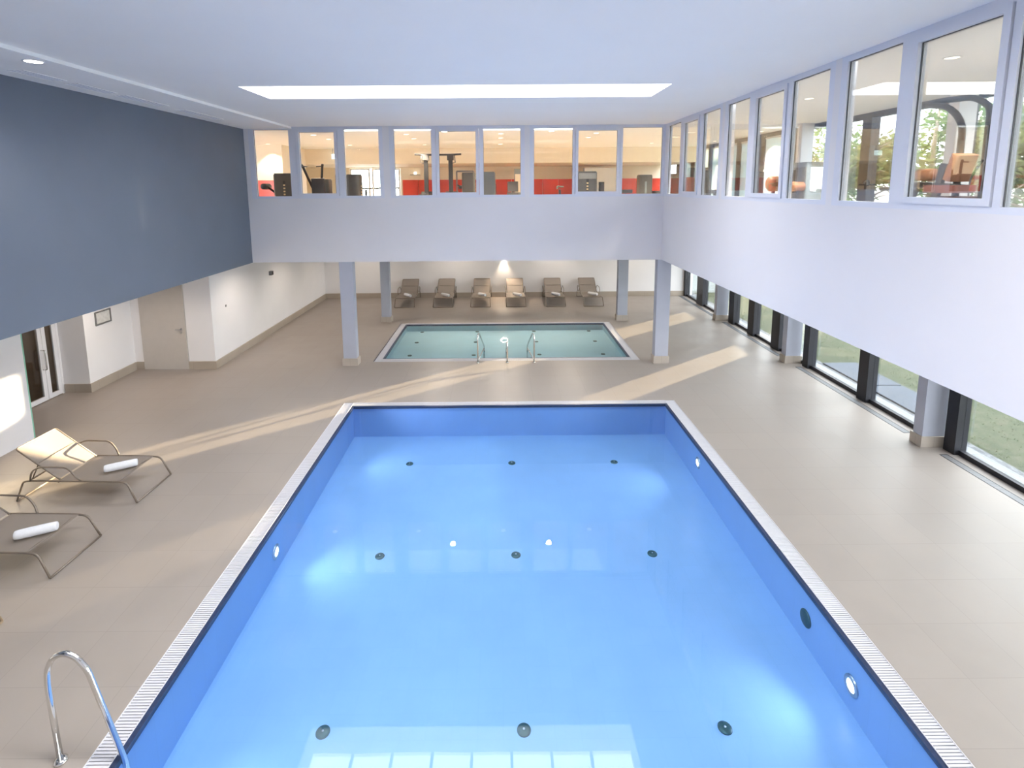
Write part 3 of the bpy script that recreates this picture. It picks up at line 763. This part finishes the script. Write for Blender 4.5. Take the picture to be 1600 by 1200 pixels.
# rig
t = gym('cable_rig', 'tall black cable rig with two posts and a pull-up bar in the far gym', 'gym machine', -.42, 3.62)
xa, xb = (-.505+.42)*K, (-.335+.42)*K
for x in (xa, xb):
    b = MB(1); b.bar((x,0,0),(x,0,2.12),.13,.10); o = b.build('post', M['black'], t, bevel=.01)
    b = MB(1); b.bar((x,-.03,2.05),(x,-.03,2.24),.20,.12); b.tube([(x-.13,-.05,2.20),(x-.15,-.05,1.98),(x-.05,-.05,1.96)] if x == xa else [(x+.13,-.05,2.20),(x+.15,-.05,1.98),(x+.05,-.05,1.96)], .016, 8); b.build('pulley_head', M['rubber'], o)
    b = MB(1); b.bar((x,-.055,.9),(x,-.055,1.05),.16,.10); b.tube([(x,-.10,1.0),(x-.22,-.14,.98)], .02, 8); b.build('cable_carriage', M['rubber'], o)
    tower(t, x, .30, .42, .30, 1.05, M['shroud'], 0, False)
b = MB(1); b.tube([(xa-.34,-.02,2.235),(xa,-.02,2.22),(xb,-.02,2.22),(xb+.34,-.02,2.235)], .03, 10); b.build('pull_up_bar', M['black'], t)
legs(t, [((xa-.3,-.3,.03),(xa+.1,.3,.03)),((xb+.3,-.3,.03),(xb-.1,.3,.03)),((xa,.15,.03),(xb,.15,.03))], .08)
# ab/dip frame right of the rig
t = gym('support_frame', 'open grey steel frame standing right of the cable rig in the far gym', 'gym machine', -.252, 3.86)
b = MB(1)
for x in (-.28,.28): b.bar((x,0,0),(x,0,1.74),.05); b.bar((x,0,.03),(x,-.5,.03),.05)
b.bar((-.28,0,1.74),(.28,0,1.74),.05); b.bar((-.28,0,1.25),(.28,0,1.25),.05); b.build('steel_frame', M['greyf'], t)
pad('seat', t, (0,-.2,1.20), (.40,.30,.08), 0)
b = MB(1); b.tube([(.2,0,1.25),(.2,-.5,1.28)], .025, 8); b.tube([(-.2,0,1.25),(-.2,-.5,1.28)], .025, 8); b.build('dip_handle', M['rubber'], t)
# towers by the middle mullion
t = gym('weight_machine', 'slim dark weight tower between the cable rig and the next window bar', 'gym machine', -.205, 3.50)
tower(t, 0, 0, .26, .40, 1.62, M['shroud'], PI/2*.94, True, .08); pad('seat', t, (-.05,.55,.55), (.4,.4,.1)); legs(t, [((0,.15,.03),(0,.75,.03)),((-.05,.55,.03),(-.05,.55,.5))])
t = gym('weight_machine', 'slim grey weight tower at the left edge of the third pane right of the rig', 'gym machine', -.068, 3.22)
tower(t, 0, 0, .20, .40, 1.60, M['shroudg'], PI/2, True, .05); pad('seat', t, (.0,.6,.5), (.4,.4,.1)); legs(t, [((0,.15,.03),(0,.8,.03)),((0,.6,.03),(0,.6,.45))])
t = gym('leg_machine', 'low black machine with two stacked round pads in front of the red panels', 'gym machine', .10, 3.85)
pad('backrest', t, (.0,0,1.22), (.36,.16,.34)); pad('seat', t, (.0,-.03,.92), (.38,.34,.22)); legs(t, [((0,0,.0),(0,0,1.3)),((-.25,-.1,.03),(.25,-.1,.03)),((0,-.1,.03),(0,.5,.03))])
t = gym('wall_cabinet', 'grey upright cabinet with bottles behind the low black machine in the gym', 'cabinet', .165, 4.45)
MB(1).box(-.16,.16,0,.25,0,1.9).build('body', M['greyblue'], t, bevel=.01); MB(1).box(-.13,.13,-.012,0,1.0,1.7).build('display_window', M['cream'], t); MB(1).box(-.13,.13,-.012,0,.1,.9).build('door', M['steel'], t)
# spin bike
t = gym('exercise_bike', 'small silver and black exercise bike at the right end of the red panels', 'exercise bike', .46, 3.55)
b = MB(1); b.lathe([(.16,-.03),(.24,-.03),(.25,0),(.24,.03),(.16,.03)], (-.15,0,.42), 'y', 24); b.build('flywheel', M['steel'], t)
legs(t, [((-.15,0,.42),(.25,0,.75)),((.25,0,.75),(.30,0,1.0)),((-.15,0,.42),(-.22,0,1.12)),((.1,0,.6),(.1,0,.05)),((-.3,-.2,.03),(-.3,.2,.03)),((.3,-.2,.03),(.3,.2,.03)),((-.3,0,.03),(.3,0,.03))], .06)
pad('seat', t, (.31,0,1.04), (.26,.18,.08))
b = MB(1); b.tube([(-.12,-.2,1.20),(-.28,-.2,1.22),(-.30,0,1.14),(-.28,.2,1.22),(-.12,.2,1.20)], .02, 8, fillet=.05); b.build('handlebar', M['rubber'], t)
# big grey tower and small one
t = gym('weight_machine', 'large grey weight tower with a lit number strip in the right window group', 'gym machine', .548, 3.27)
tower(t, 0, 0, .54, .34, 1.60, M['shroudg'], 0, True, .03); b = MB(1); b.box(-.24,.24,-.185,-.17,1.42,1.58); b.build('placard', M['greyf'], t)
pad('backrest', t, (.43,.0,1.18), (.14,.16,.30)); pad('seat', t, (.45,-.1,.7), (.36,.36,.1)); legs(t, [((.27,0,.03),(.6,0,.03)),((.45,0,.03),(.45,0,1.15))])
S('wall_back.004', [(.80,1.10,4.9,4.96,GF,1.172)], M['white'])
t = gym('weight_machine', 'narrow grey weight tower nearest the corner where both glass fronts meet', 'gym machine', .99, 3.55)
tower(t, 0, 0, .40, .34, 1.52, M['shroudg'], 0, False, .03)
b = MB(1); b.box(-.03,.03,-.18,-.165,.2,1.35); b.build('plate_slot', M['greyblue'], t); pad('seat', t, (.40,0,1.0), (.3,.3,.12)); legs(t, [((.2,0,.03),(.5,0,.03)),((.40,0,.03),(.40,0,.95))])
t = gym('leg_machine', 'low dark bench machine left of the narrow tower by the gym corner', 'gym machine', .80, 3.30)
pad('seat', t, (0,0,1.06), (.38,.3,.1)); legs(t, [((0,0,0),(0,0,1.0)),((-.3,0,.03),(.3,0,.03)),((-.15,.0,1.06),(-.15,-.0,1.12))])
# lit sign under the gym ceiling
t = thing('hanging_sign', 'white lit rectangular sign hanging below the gym ceiling before the glazed doors', 'sign', (-1.36*K, 4.37*K, 1.262*K))
MB(1).box(-.14,.14,-.02,.02,-.10,.08).build('light_panel', M['signlit'], t); MB(1).box(-.15,.15,-.025,.025,.08,.095).build('top_rail', M['greyf'], t); b = MB(1); b.bar((-.1,0,.095),(-.1,0,(CZ-1.262)*K),.012); b.bar((.1,0,.095),(.1,0,(CZ-1.262)*K),.012); b.build('hanger_rod', M['greyf'], t)
# small wall lamp over red panels
t = thing('wall_shelf', 'small bracket shelf with a lamp on the gym back wall left of the rig', 'shelf', (-.83*K, 5.19*K, 1.125*K))
MB(1).box(-.22,.22,-.16,0,-.015,.015).build('board', M['greyf'], t); MB(1).box(-.05,.05,-.12,-.04,.015,.12).build('lamp', M['lampw'], t)

# side gym machines (behind the right glass front)
t = gym('weight_machine', 'dark weight tower in the side gym seen in the pane nearest the corner', 'gym machine', 1.20, 3.56)
tower(t, 0, 0, .45, .34, 1.55, M['shroud'], PI/2); pad('seat', t, (.0,-.5,.55), (.4,.4,.1)); legs(t, [((0,-.15,.03),(0,-.7,.03)),((0,-.5,.03),(0,-.5,.5))])
t = gym('weight_machine', 'maroon weight tower in the side gym, second from the corner', 'gym machine', 1.35, 3.72)
tower(t, 0, 0, .30, .34, 1.45, M['maroon'], PI/2, False); pad('seat', t, (.0,-.5,.55), (.4,.4,.1)); legs(t, [((0,-.15,.03),(0,-.7,.03)),((0,-.5,.03),(0,-.5,.5))])
t = gym('weight_machine', 'black weight tower with light dots in the third pane from the corner', 'gym machine', 1.22, 3.12)
tower(t, 0, 0, .40, .34, 1.66, M['shroud'], 1.0); pad('seat', t, (.1,-.55,1.05), (.35,.3,.1)); legs(t, [((0,-.15,.03),(.1,-.7,.03)),((.1,-.55,.03),(.1,-.55,1.0))])
t = gym('leg_machine', 'machine with a round brown pad on a stem in the middle side gym panes', 'gym machine', 1.35, 2.56)
b = MB(1); b.lathe([(.001,-.12),(.13,-.12),(.17,-.08),(.17,.08),(.13,.12),(.001,.12)], (0,0,1.24), 'x', 24); b.build('round_pad', M['tan'], t)
legs(t, [((0,0,0),(0,0,1.12)),((-.3,0,.03),(.3,0,.03)),((0,-.4,.03),(0,.4,.03)),((0,0,1.24),(0,.30,1.30))], .06)
t = gym('weight_machine', 'wide weight tower with pale cover and brown roller in the middle side gym panes', 'gym machine', 1.35, 2.32)
tower(t, 0, 0, .95, .40, 1.62, M['greyblue'], -PI/2, True, .05)
b = MB(1); b.box(-.235,-.205,-.47,-.10,.05,1.55); b.box(-.225,-.205,.30,.47,.05,1.55); b.build('side_cover', M['shroud'], t)
b = MB(1); b.lathe([(.001,-.12),(.08,-.12),(.09,-.10),(.09,.10),(.08,.12),(.001,.12)], (-.33,-.42,1.18), 'x', 20); b.build('roller_pad', M['tan'], t)
legs(t, [((-.2,-.42,.03),(-.4,-.42,.03)),((-.33,-.42,.03),(-.33,-.42,1.12))])
# arched multi station
t = gym('multi_gym', 'large arched multi gym with tan pads behind the nearest right windows', 'gym machine', 1.35, 1.55)
def q(x, y, z): return ((x-1.35)*K, (y-1.55)*K, (z-GF)*K)
b = MB(1); b.tube([q(1.35,1.533,GF),q(1.35,1.533,1.165),q(1.35,1.56,1.205),q(1.35,1.60,1.232),q(1.35,1.74,1.258)], .042, 12, fillet=.10, seg=4); b.build('arched_upright', M['black'], t)
b = MB(1); b.tube([q(1.38,1.48,GF),q(1.38,1.485,1.215),q(1.37,1.53,1.247),q(1.36,1.62,1.252),q(1.35,1.76,1.250)], .04, 12, fillet=.10, seg=4); b.build('arched_upright', M['black'], t)
pad('backrest', t, q(1.30,1.470,1.045), (.28,.12,.34), .30, M['tan']); pad('seat', t, q(1.30,1.50,.985), (.42,.46,.10), 0, M['maroon'])
b = MB(1); b.lathe([(.001,-.15),(.07,-.15),(.085,-.12),(.085,.12),(.07,.15),(.001,.15)], q(1.33,1.62,1.028), 'y', 20); b.build('roller_pad', M['tan'], t)
b = MB(1); b.tube([q(1.33,1.70,1.0),q(1.33,1.46,.985)], .05, 10); b.build('lever_beam', M['black'], t)
for ya in (1.71,1.575):
    b = MB(1); b.bar(q(1.33,ya+.006,.955),q(1.33,ya-.018,1.06),.05,.10); b.build('lever_arm', M['shroud'], t)
b = MB(1); b.tube([q(1.25,1.70,.985),q(1.25,1.60,.985)], .03, 10); b.build('handle_grip', M['rubber'], t)
legs(t, [(q(1.30,1.62,.985),q(1.30,1.66,.92)),(q(1.30,1.66,.92),q(1.30,1.66,GF)),(q(1.2,1.66,GF+.007),q(1.45,1.66,GF+.007)),(q(1.35,1.40,GF+.007),q(1.35,1.80,GF+.007))], .08)
MB(1).box(-.30,.25,-.30,-.05,.05,1.05).build('weight_cover', M['maroon'], t, bevel=.03)
# ------------------------------------------------------------------ outdoors
GZ0 = -.03
S('ground', [(XF+.085,14,-3,16,GZ0-.05,GZ0)], M['lawn'])
bpy.data.objects['ground']['kind'] = 'structure'
gr = S('gravel_strip', [(XF+.085,XF+.17,-.5,6,GZ0,GZ0+.004)], M['gravel']); tag(gr, 'grey gravel strip along the outside of the glass front', 'gravel', None, 'stuff')
b = MB(K)
rng = random.Random(3)
for k in range(9000):
    x = rng.uniform(XF+.18, 3.2); y = rng.uniform(.8, 4.86)
    if 2.03 < x < 2.0 or (1.80 < x < 2.06 and 2.0 < y < 2.95): continue
    h = rng.uniform(.003,.008); a = rng.uniform(0,2*PI); w = .0014
    dx, dy = math.cos(a)*w, math.sin(a)*w; lx, ly = rng.uniform(-.006,.006), rng.uniform(-.006,.006)
    i = [b.pt((x-dx,y-dy,GZ0)), b.pt((x+dx,y+dy,GZ0)), b.pt((x+lx,y+ly,GZ0+h))]; b.face(i)
g = b.build('grass', M['grassb'], fix=False); tag(g, 'mown green lawn outside the glass front', 'grass', None, 'stuff')
for i, (x0,x1,y0,y1) in enumerate(((1.86,2.05,2.52,2.86),(1.86,2.05,2.14,2.51))):
    o = MB(K).box(x0,x1,y0,y1,GZ0,GZ0+.012).build('paving_slab', M['conc'], bevel=.006)
    tag(o, 'blue grey paving slab on the lawn outside, ' + ('farther one' if i == 0 else 'nearer one by the nearest column'), 'paving slab', 'paving slabs outside')
o = MB(K).box(1.80,2.50,4.90,4.96,GZ0,.45).build('garden_wall', M['pale'], bevel=.01); tag(o, 'pale garden wall outside the windows at the back corner', 'garden wall')
def tree(x, y, h, cr, cz, label, n=1500, lm='leaf', name='tree', trunk=.13, seed=1, flat=1.0, ls=.16):
    rng = random.Random(seed)
    t = thing(name, label, 'tree' if name == 'tree' else 'shrub', (x*K, y*K, GZ0*K), 0, 'trees outside' if name == 'tree' else 'shrubs outside')
    b = MB(1)
    if trunk:
        b.tube([(0,0,-.1),(.05,.02,h*.35),(-.04,.05,h*.7),(.03,0,h*.95)], [trunk,trunk*.85,trunk*.6,trunk*.2], 10)
        for k in range(9):
            a = rng.uniform(0,2*PI); z = h*rng.uniform(.4,.85); L = cr*rng.uniform(.6,.95)
            b.tube([(0,0,z),(math.cos(a)*L*.5,math.sin(a)*L*.5,z+.25),(math.cos(a)*L,math.sin(a)*L,z+.3*rng.random())], [.05,.03,.01], 6)
        b.build('trunk', M['bark'], t)
    c = MB(1)
    cl = [(rng.gauss(0,.45), rng.gauss(0,.45), rng.uniform(-.9,.9)) for k in range(26)]
    for k in range(n):
        q_ = rng.choice(cl); 
        px, py, pz = q_[0]*cr+rng.gauss(0,.20)*cr, q_[1]*cr+rng.gauss(0,.20)*cr, cz+(q_[2]*.5*flat+rng.gauss(0,.10))*(h-cz)*1.1
        if pz < .15 or math.hypot(px, py) > cr*1.04: continue
        s = ls*rng.uniform(.5,1.3); u = Vector((rng.gauss(0,1),rng.gauss(0,1),rng.gauss(0,.6))).normalized(); w = u.cross(Vector((rng.gauss(0,1),rng.gauss(0,1),rng.gauss(0,1)))).normalized()
        p = Vector((px,py,pz)); i = [c.pt(p-u*s), c.pt(p+w*s*.45), c.pt(p+u*s), c.pt(p-w*s*.45)]; c.face(i)
    c.build('crown', M[lm], t, fix=False)
    return t
TL = [(3.45,3.35),(3.75,4.05),(3.40,4.72),(3.85,5.38),(3.55,6.20)]
TN = ['nearest the arched machine side','second in the front line','third in the front line','fourth in the front line','last in the front line']
for i, (x, y) in enumerate(TL):
    tree(x, y, 7.4, 1.6, 5.6, 'olive leaved tree outside the side gym windows, ' + TN[i], 1500, 'leaf', seed=10+i, flat=1.0)
TB = [(5.0,5.15),(5.2,6.25),(5.1,4.0),(5.0,7.5)]
for i, (x, y) in enumerate(TB):
    tree(x, y, 9.5, 2.0, 6.0, 'taller tree in the second line outside, ' + ['second of the line','third of the line','first of the line','last of the line'][i], 1500, 'leaf2', trunk=.20, seed=30+i, flat=1.3, ls=.2)
def hedge(x, y0, y1, h, label, seed):  # added out of view, with gaps that shape the sun streaks indoors
    rng = random.Random(seed); L = (y1-y0)*K
    t = thing('sun_block_hedge', label, 'hedge', (x*K, y0*K, GZ0*K), 0, 'added sun blocking hedges behind the garden')
    b = MB(1); n = int(L/.5)+1
    def top(k): return h+rng.uniform(-.25,.25)
    prof = [[(-.3+rng.uniform(-.05,.05),0),(-.32+rng.uniform(-.06,.06),h*.5),(-.25+rng.uniform(-.05,.05),h*.92),(0,top(k)),(.25,h*.92),(.32+rng.uniform(-.06,.06),h*.5),(.3,0)] for k in range(n+1)]
    I = [[b.pt((px, L*k/n, pz)) for px, pz in prof[k]] for k in range(n+1)]
    for k in range(n):
        for m in range(6): b.face((I[k][m], I[k][m+1], I[k+1][m+1], I[k+1][m]), True)
    b.face(I[0]); b.face(I[-1]); b.build('hedge_body', M['leaf2'], t)
    c = MB(1)
    for k in range(int(L*160)):
        y = rng.uniform(0, L); z = rng.uniform(.1, h); p = Vector((-.32*(1-.25*(z/h)**6)+rng.uniform(-.12,.05), y, z)); sz = .13*rng.uniform(.6,1.4)
        u = Vector((rng.gauss(0,.6),rng.gauss(0,1),rng.gauss(0,1))).normalized(); w = u.cross(Vector((rng.gauss(0,1),rng.gauss(0,1),rng.gauss(0,1)))).normalized()
        q = [c.pt(p-u*sz), c.pt(p+w*sz*.5), c.pt(p+u*sz), c.pt(p-w*sz*.5)]; c.face(q)
    c.build('foliage', M['leaf2'], t, fix=False)
tree(11.6, 10.70, 9.6, 1.5, 6.9, 'unseen clear stemmed tree added to block sun in the hedge gap', 2600, 'leaf2', trunk=.12, seed=77, flat=1.5, ls=.2)  # added crown that cuts the higher sun rays through the hedge gap
hedge(11.0, 5.0, 9.84, 10.3, 'unseen tall hedge added to block the low sun, long section', 91)
hedge(11.0, 10.27, 10.62, 10.3, 'unseen tall hedge added to block the low sun, short end section', 92)
# stair railing outside the glazed gym doors
t = thing('stair_railing', 'white stair railing outside the glazed doors behind the gym', 'railing', (-1.25*K, 5.55*K, GZ))
b = MB(1)
for k in range(7): b.bar((-1.2+.4*k,0,-.5),(-1.2+.4*k,0,.75+.16*k),.03)
b.build('baluster', M['greyf'], t); b = MB(1); b.bar((-1.25,0,.75),(1.3,0,1.77),.05); b.build('handrail', M['greyf'], t)

# ------------------------------------------------------------------ lights
def lamp(kind, loc, energy, col, **kw):
    l = bpy.data.lights.new('lamp', kind); l.energy = energy; l.color = col
    o = bpy.data.objects.new('lamp', l); C.objects.link(o); o.location = Vector(loc)*K
    for k, v in kw.items(): setattr(l, k, v)
    return o
def aim(o, d): o.rotation_euler = Vector(d).to_track_quat('-Z', 'Y').to_euler()
def portal(loc, d, sx, sy):
    o = lamp('AREA', loc, 1, (1,1,1), shape='RECTANGLE', size=sx*K, size_y=sy*K); o.data.cycles.is_portal = True
    aim(o, d); return o
L_SKY = 9.5
w = bpy.data.worlds.new('sky'); bpy.context.scene.world = w; w.use_nodes = True
nt = w.node_tree; bg = nt.nodes['Background']; bg.inputs['Strength'].default_value = L_SKY
tc = nt.nodes.new('ShaderNodeTexCoord'); sx = nt.nodes.new('ShaderNodeSeparateXYZ'); rp = nt.nodes.new('ShaderNodeValToRGB')
nt.links.new(tc.outputs['Generated'], sx.inputs[0]); nt.links.new(sx.outputs['Z'], rp.inputs['Fac']); nt.links.new(rp.outputs[0], bg.inputs['Color'])
e = rp.color_ramp.elements; e[0].position = 0.0; e[0].color = (.55,.57,.56,1); e[1].position = .9; e[1].color = (.87,.92,1.0,1); x = e.new(.08); x.color = (.86,.90,.94,1)
# sun low over the garden, through the glass front
sdir = Vector((-1,-.735,-.081)).normalized()
s = lamp('SUN', (3,3,3), 29, (1,.80,.52), angle=math.radians(.6)); aim(s, sdir)
# window portals
for h in sk: portal(((h[0]+h[1])/2,(h[2]+h[3])/2,CZ+.16), (0,0,-1), h[1]-h[0], h[3]-h[2])
portal(((gsk[0]+gsk[1])/2,(gsk[2]+gsk[3])/2,CZ+.16), (0,0,-1), gsk[1]-gsk[0], gsk[3]-gsk[2])
o = portal((1.74,2.15,.30), (-1,0,0), 5.0, .58)
o.rotation_euler = (PI/2, 0, PI/2)
o = portal((1.74,2.5,1.05), (-1,0,0), 5.5, .52); o.rotation_euler = (PI/2, 0, PI/2)
portal((-1.235,5.27,.96), (0,-1,0), .52, .46)
for h in sk:  # added area lamps that boost the daylight in both skylights
    o = lamp('AREA', ((h[0]+h[1])/2,(h[2]+h[3])/2,CZ+.132), (230 if h[2] < 1 else 130), (1.0,.955,.91), shape='RECTANGLE', size=(h[1]-h[0])*K, size_y=(h[3]-h[2])*K); aim(o, (0,0,-1))
# electric lamps
WARM = (1,.79,.56)
for x, y, lb in gl:
    hall = y == 3.11
    o = lamp('SPOT', (x,y,CZ-.006), 120 if hall else 130 if x < -1.6 else 420 if y < 1.5 else 300 if x == 1.17 else 1000 if (x > 1.1 and y < 2.9) or x > 1.3 else 90 if y < 3.3 else 680, WARM if y > 2.9 and x < 1.3 else (1,.90,.78), spot_size=2.6 if hall else 1.7, spot_blend=.7 if hall else .25, shadow_soft_size=.07); aim(o, (0,0,-1))
o = lamp('SPOT', (-1.146,1.33,CZ-.02), 60, (1,.95,.9), spot_size=2.4, spot_blend=.8, shadow_soft_size=.08); aim(o, (0,0,-1))
for d, e_ in (((0,-.25,1),16),((0,-.35,-1),110)):
    o = lamp('SPOT', (.037, YB-.014, .395+.022*d[2]), e_, WARM, spot_size=1.5, spot_blend=.6, shadow_soft_size=.03); aim(o, d)
# added unseen fill spots under the low soffit, three tilted at the small pool
for x, y, e_, tx in ((-1.3,3.66,75,0),(-1.2,4.35,70,0),(-.4,4.40,75,0),(.5,4.40,75,0),(1.2,4.35,60,0),(-1.8,2.4,90,0),(-1.35,3.0,75,0),(-.45,3.66,150,-.55),(.03,3.66,150,-.55),(.52,3.66,150,-.55)):
    o = lamp('SPOT', (x,y,SO-.004), e_, (1,.86,.72), spot_size=2.7 if not tx else 1.9, spot_blend=.8, shadow_soft_size=.06); aim(o, (0,tx,-1))
o = lamp('POINT', (-2.33,2.25,.50), 6, (1,.8,.6), shadow_soft_size=.05)  # added lamp to warm the room behind the glass door
# underwater lamps; last two added without fixtures, all tilted up to fill the ceiling
BLU = (.76,.78,1.0)
for x, y, z, sg in ((PX0+.012,1.427,-.088,1),(PX1-.012,1.873,-.066,-1),(PX1-.012,.989,-.088,-1),(PX0+.012,.80,-.088,1),(PX0+.012,2.0,-.07,1)):
    o = lamp('SPOT', (x,y,z), 115, BLU, spot_size=2.5, spot_blend=1.0, shadow_soft_size=.07); aim(o, (sg,0,.58))

# ------------------------------------------------------------------ camera
cam = bpy.data.cameras.new('camera'); co = bpy.data.objects.new('camera', cam); C.objects.link(co)
f, yaw, pitch, roll, pxc, pyc = 806., .0030, .1364, -.0071, 783.29, 402.69
cy, sy_, cp, sp, cr, sr = math.cos(yaw), math.sin(yaw), math.cos(pitch), math.sin(pitch), math.cos(roll), math.sin(roll)
fw = Vector((sy_*cp, cy*cp, -sp)); rt = Vector((cy, -sy_, 0)); up = rt.cross(fw)
r2 = rt*cr+up*sr; u2 = up*cr-rt*sr
co.matrix_world = Matrix(((r2.x,u2.x,-fw.x,0),(r2.y,u2.y,-fw.y,0),(r2.z,u2.z,-fw.z,K),(0,0,0,1)))
cam.sensor_fit = 'HORIZONTAL'; cam.sensor_width = 36; cam.lens = f/1600*36
cam.shift_x = (800-pxc)/1600; cam.shift_y = (pyc-600)/1600
cam.clip_start = .05; cam.clip_end = 300
sc = bpy.context.scene; sc.camera = co
sc.view_settings.view_transform = 'Standard'; sc.view_settings.look = 'None'; sc.view_settings.gamma = 1; sc.view_settings.use_curve_mapping = False
sc.view_settings.exposure = 0.62
cy_ = sc.cycles; cy_.use_denoising = True; cy_.max_bounces = 10; cy_.diffuse_bounces = 6; cy_.glossy_bounces = 4; cy_.transparent_max_bounces = 40; cy_.transmission_bounces = 4
cy_.sample_clamp_indirect = 6; cy_.caustics_reflective = False; cy_.caustics_refractive = False; cy_.blur_glossy = .5
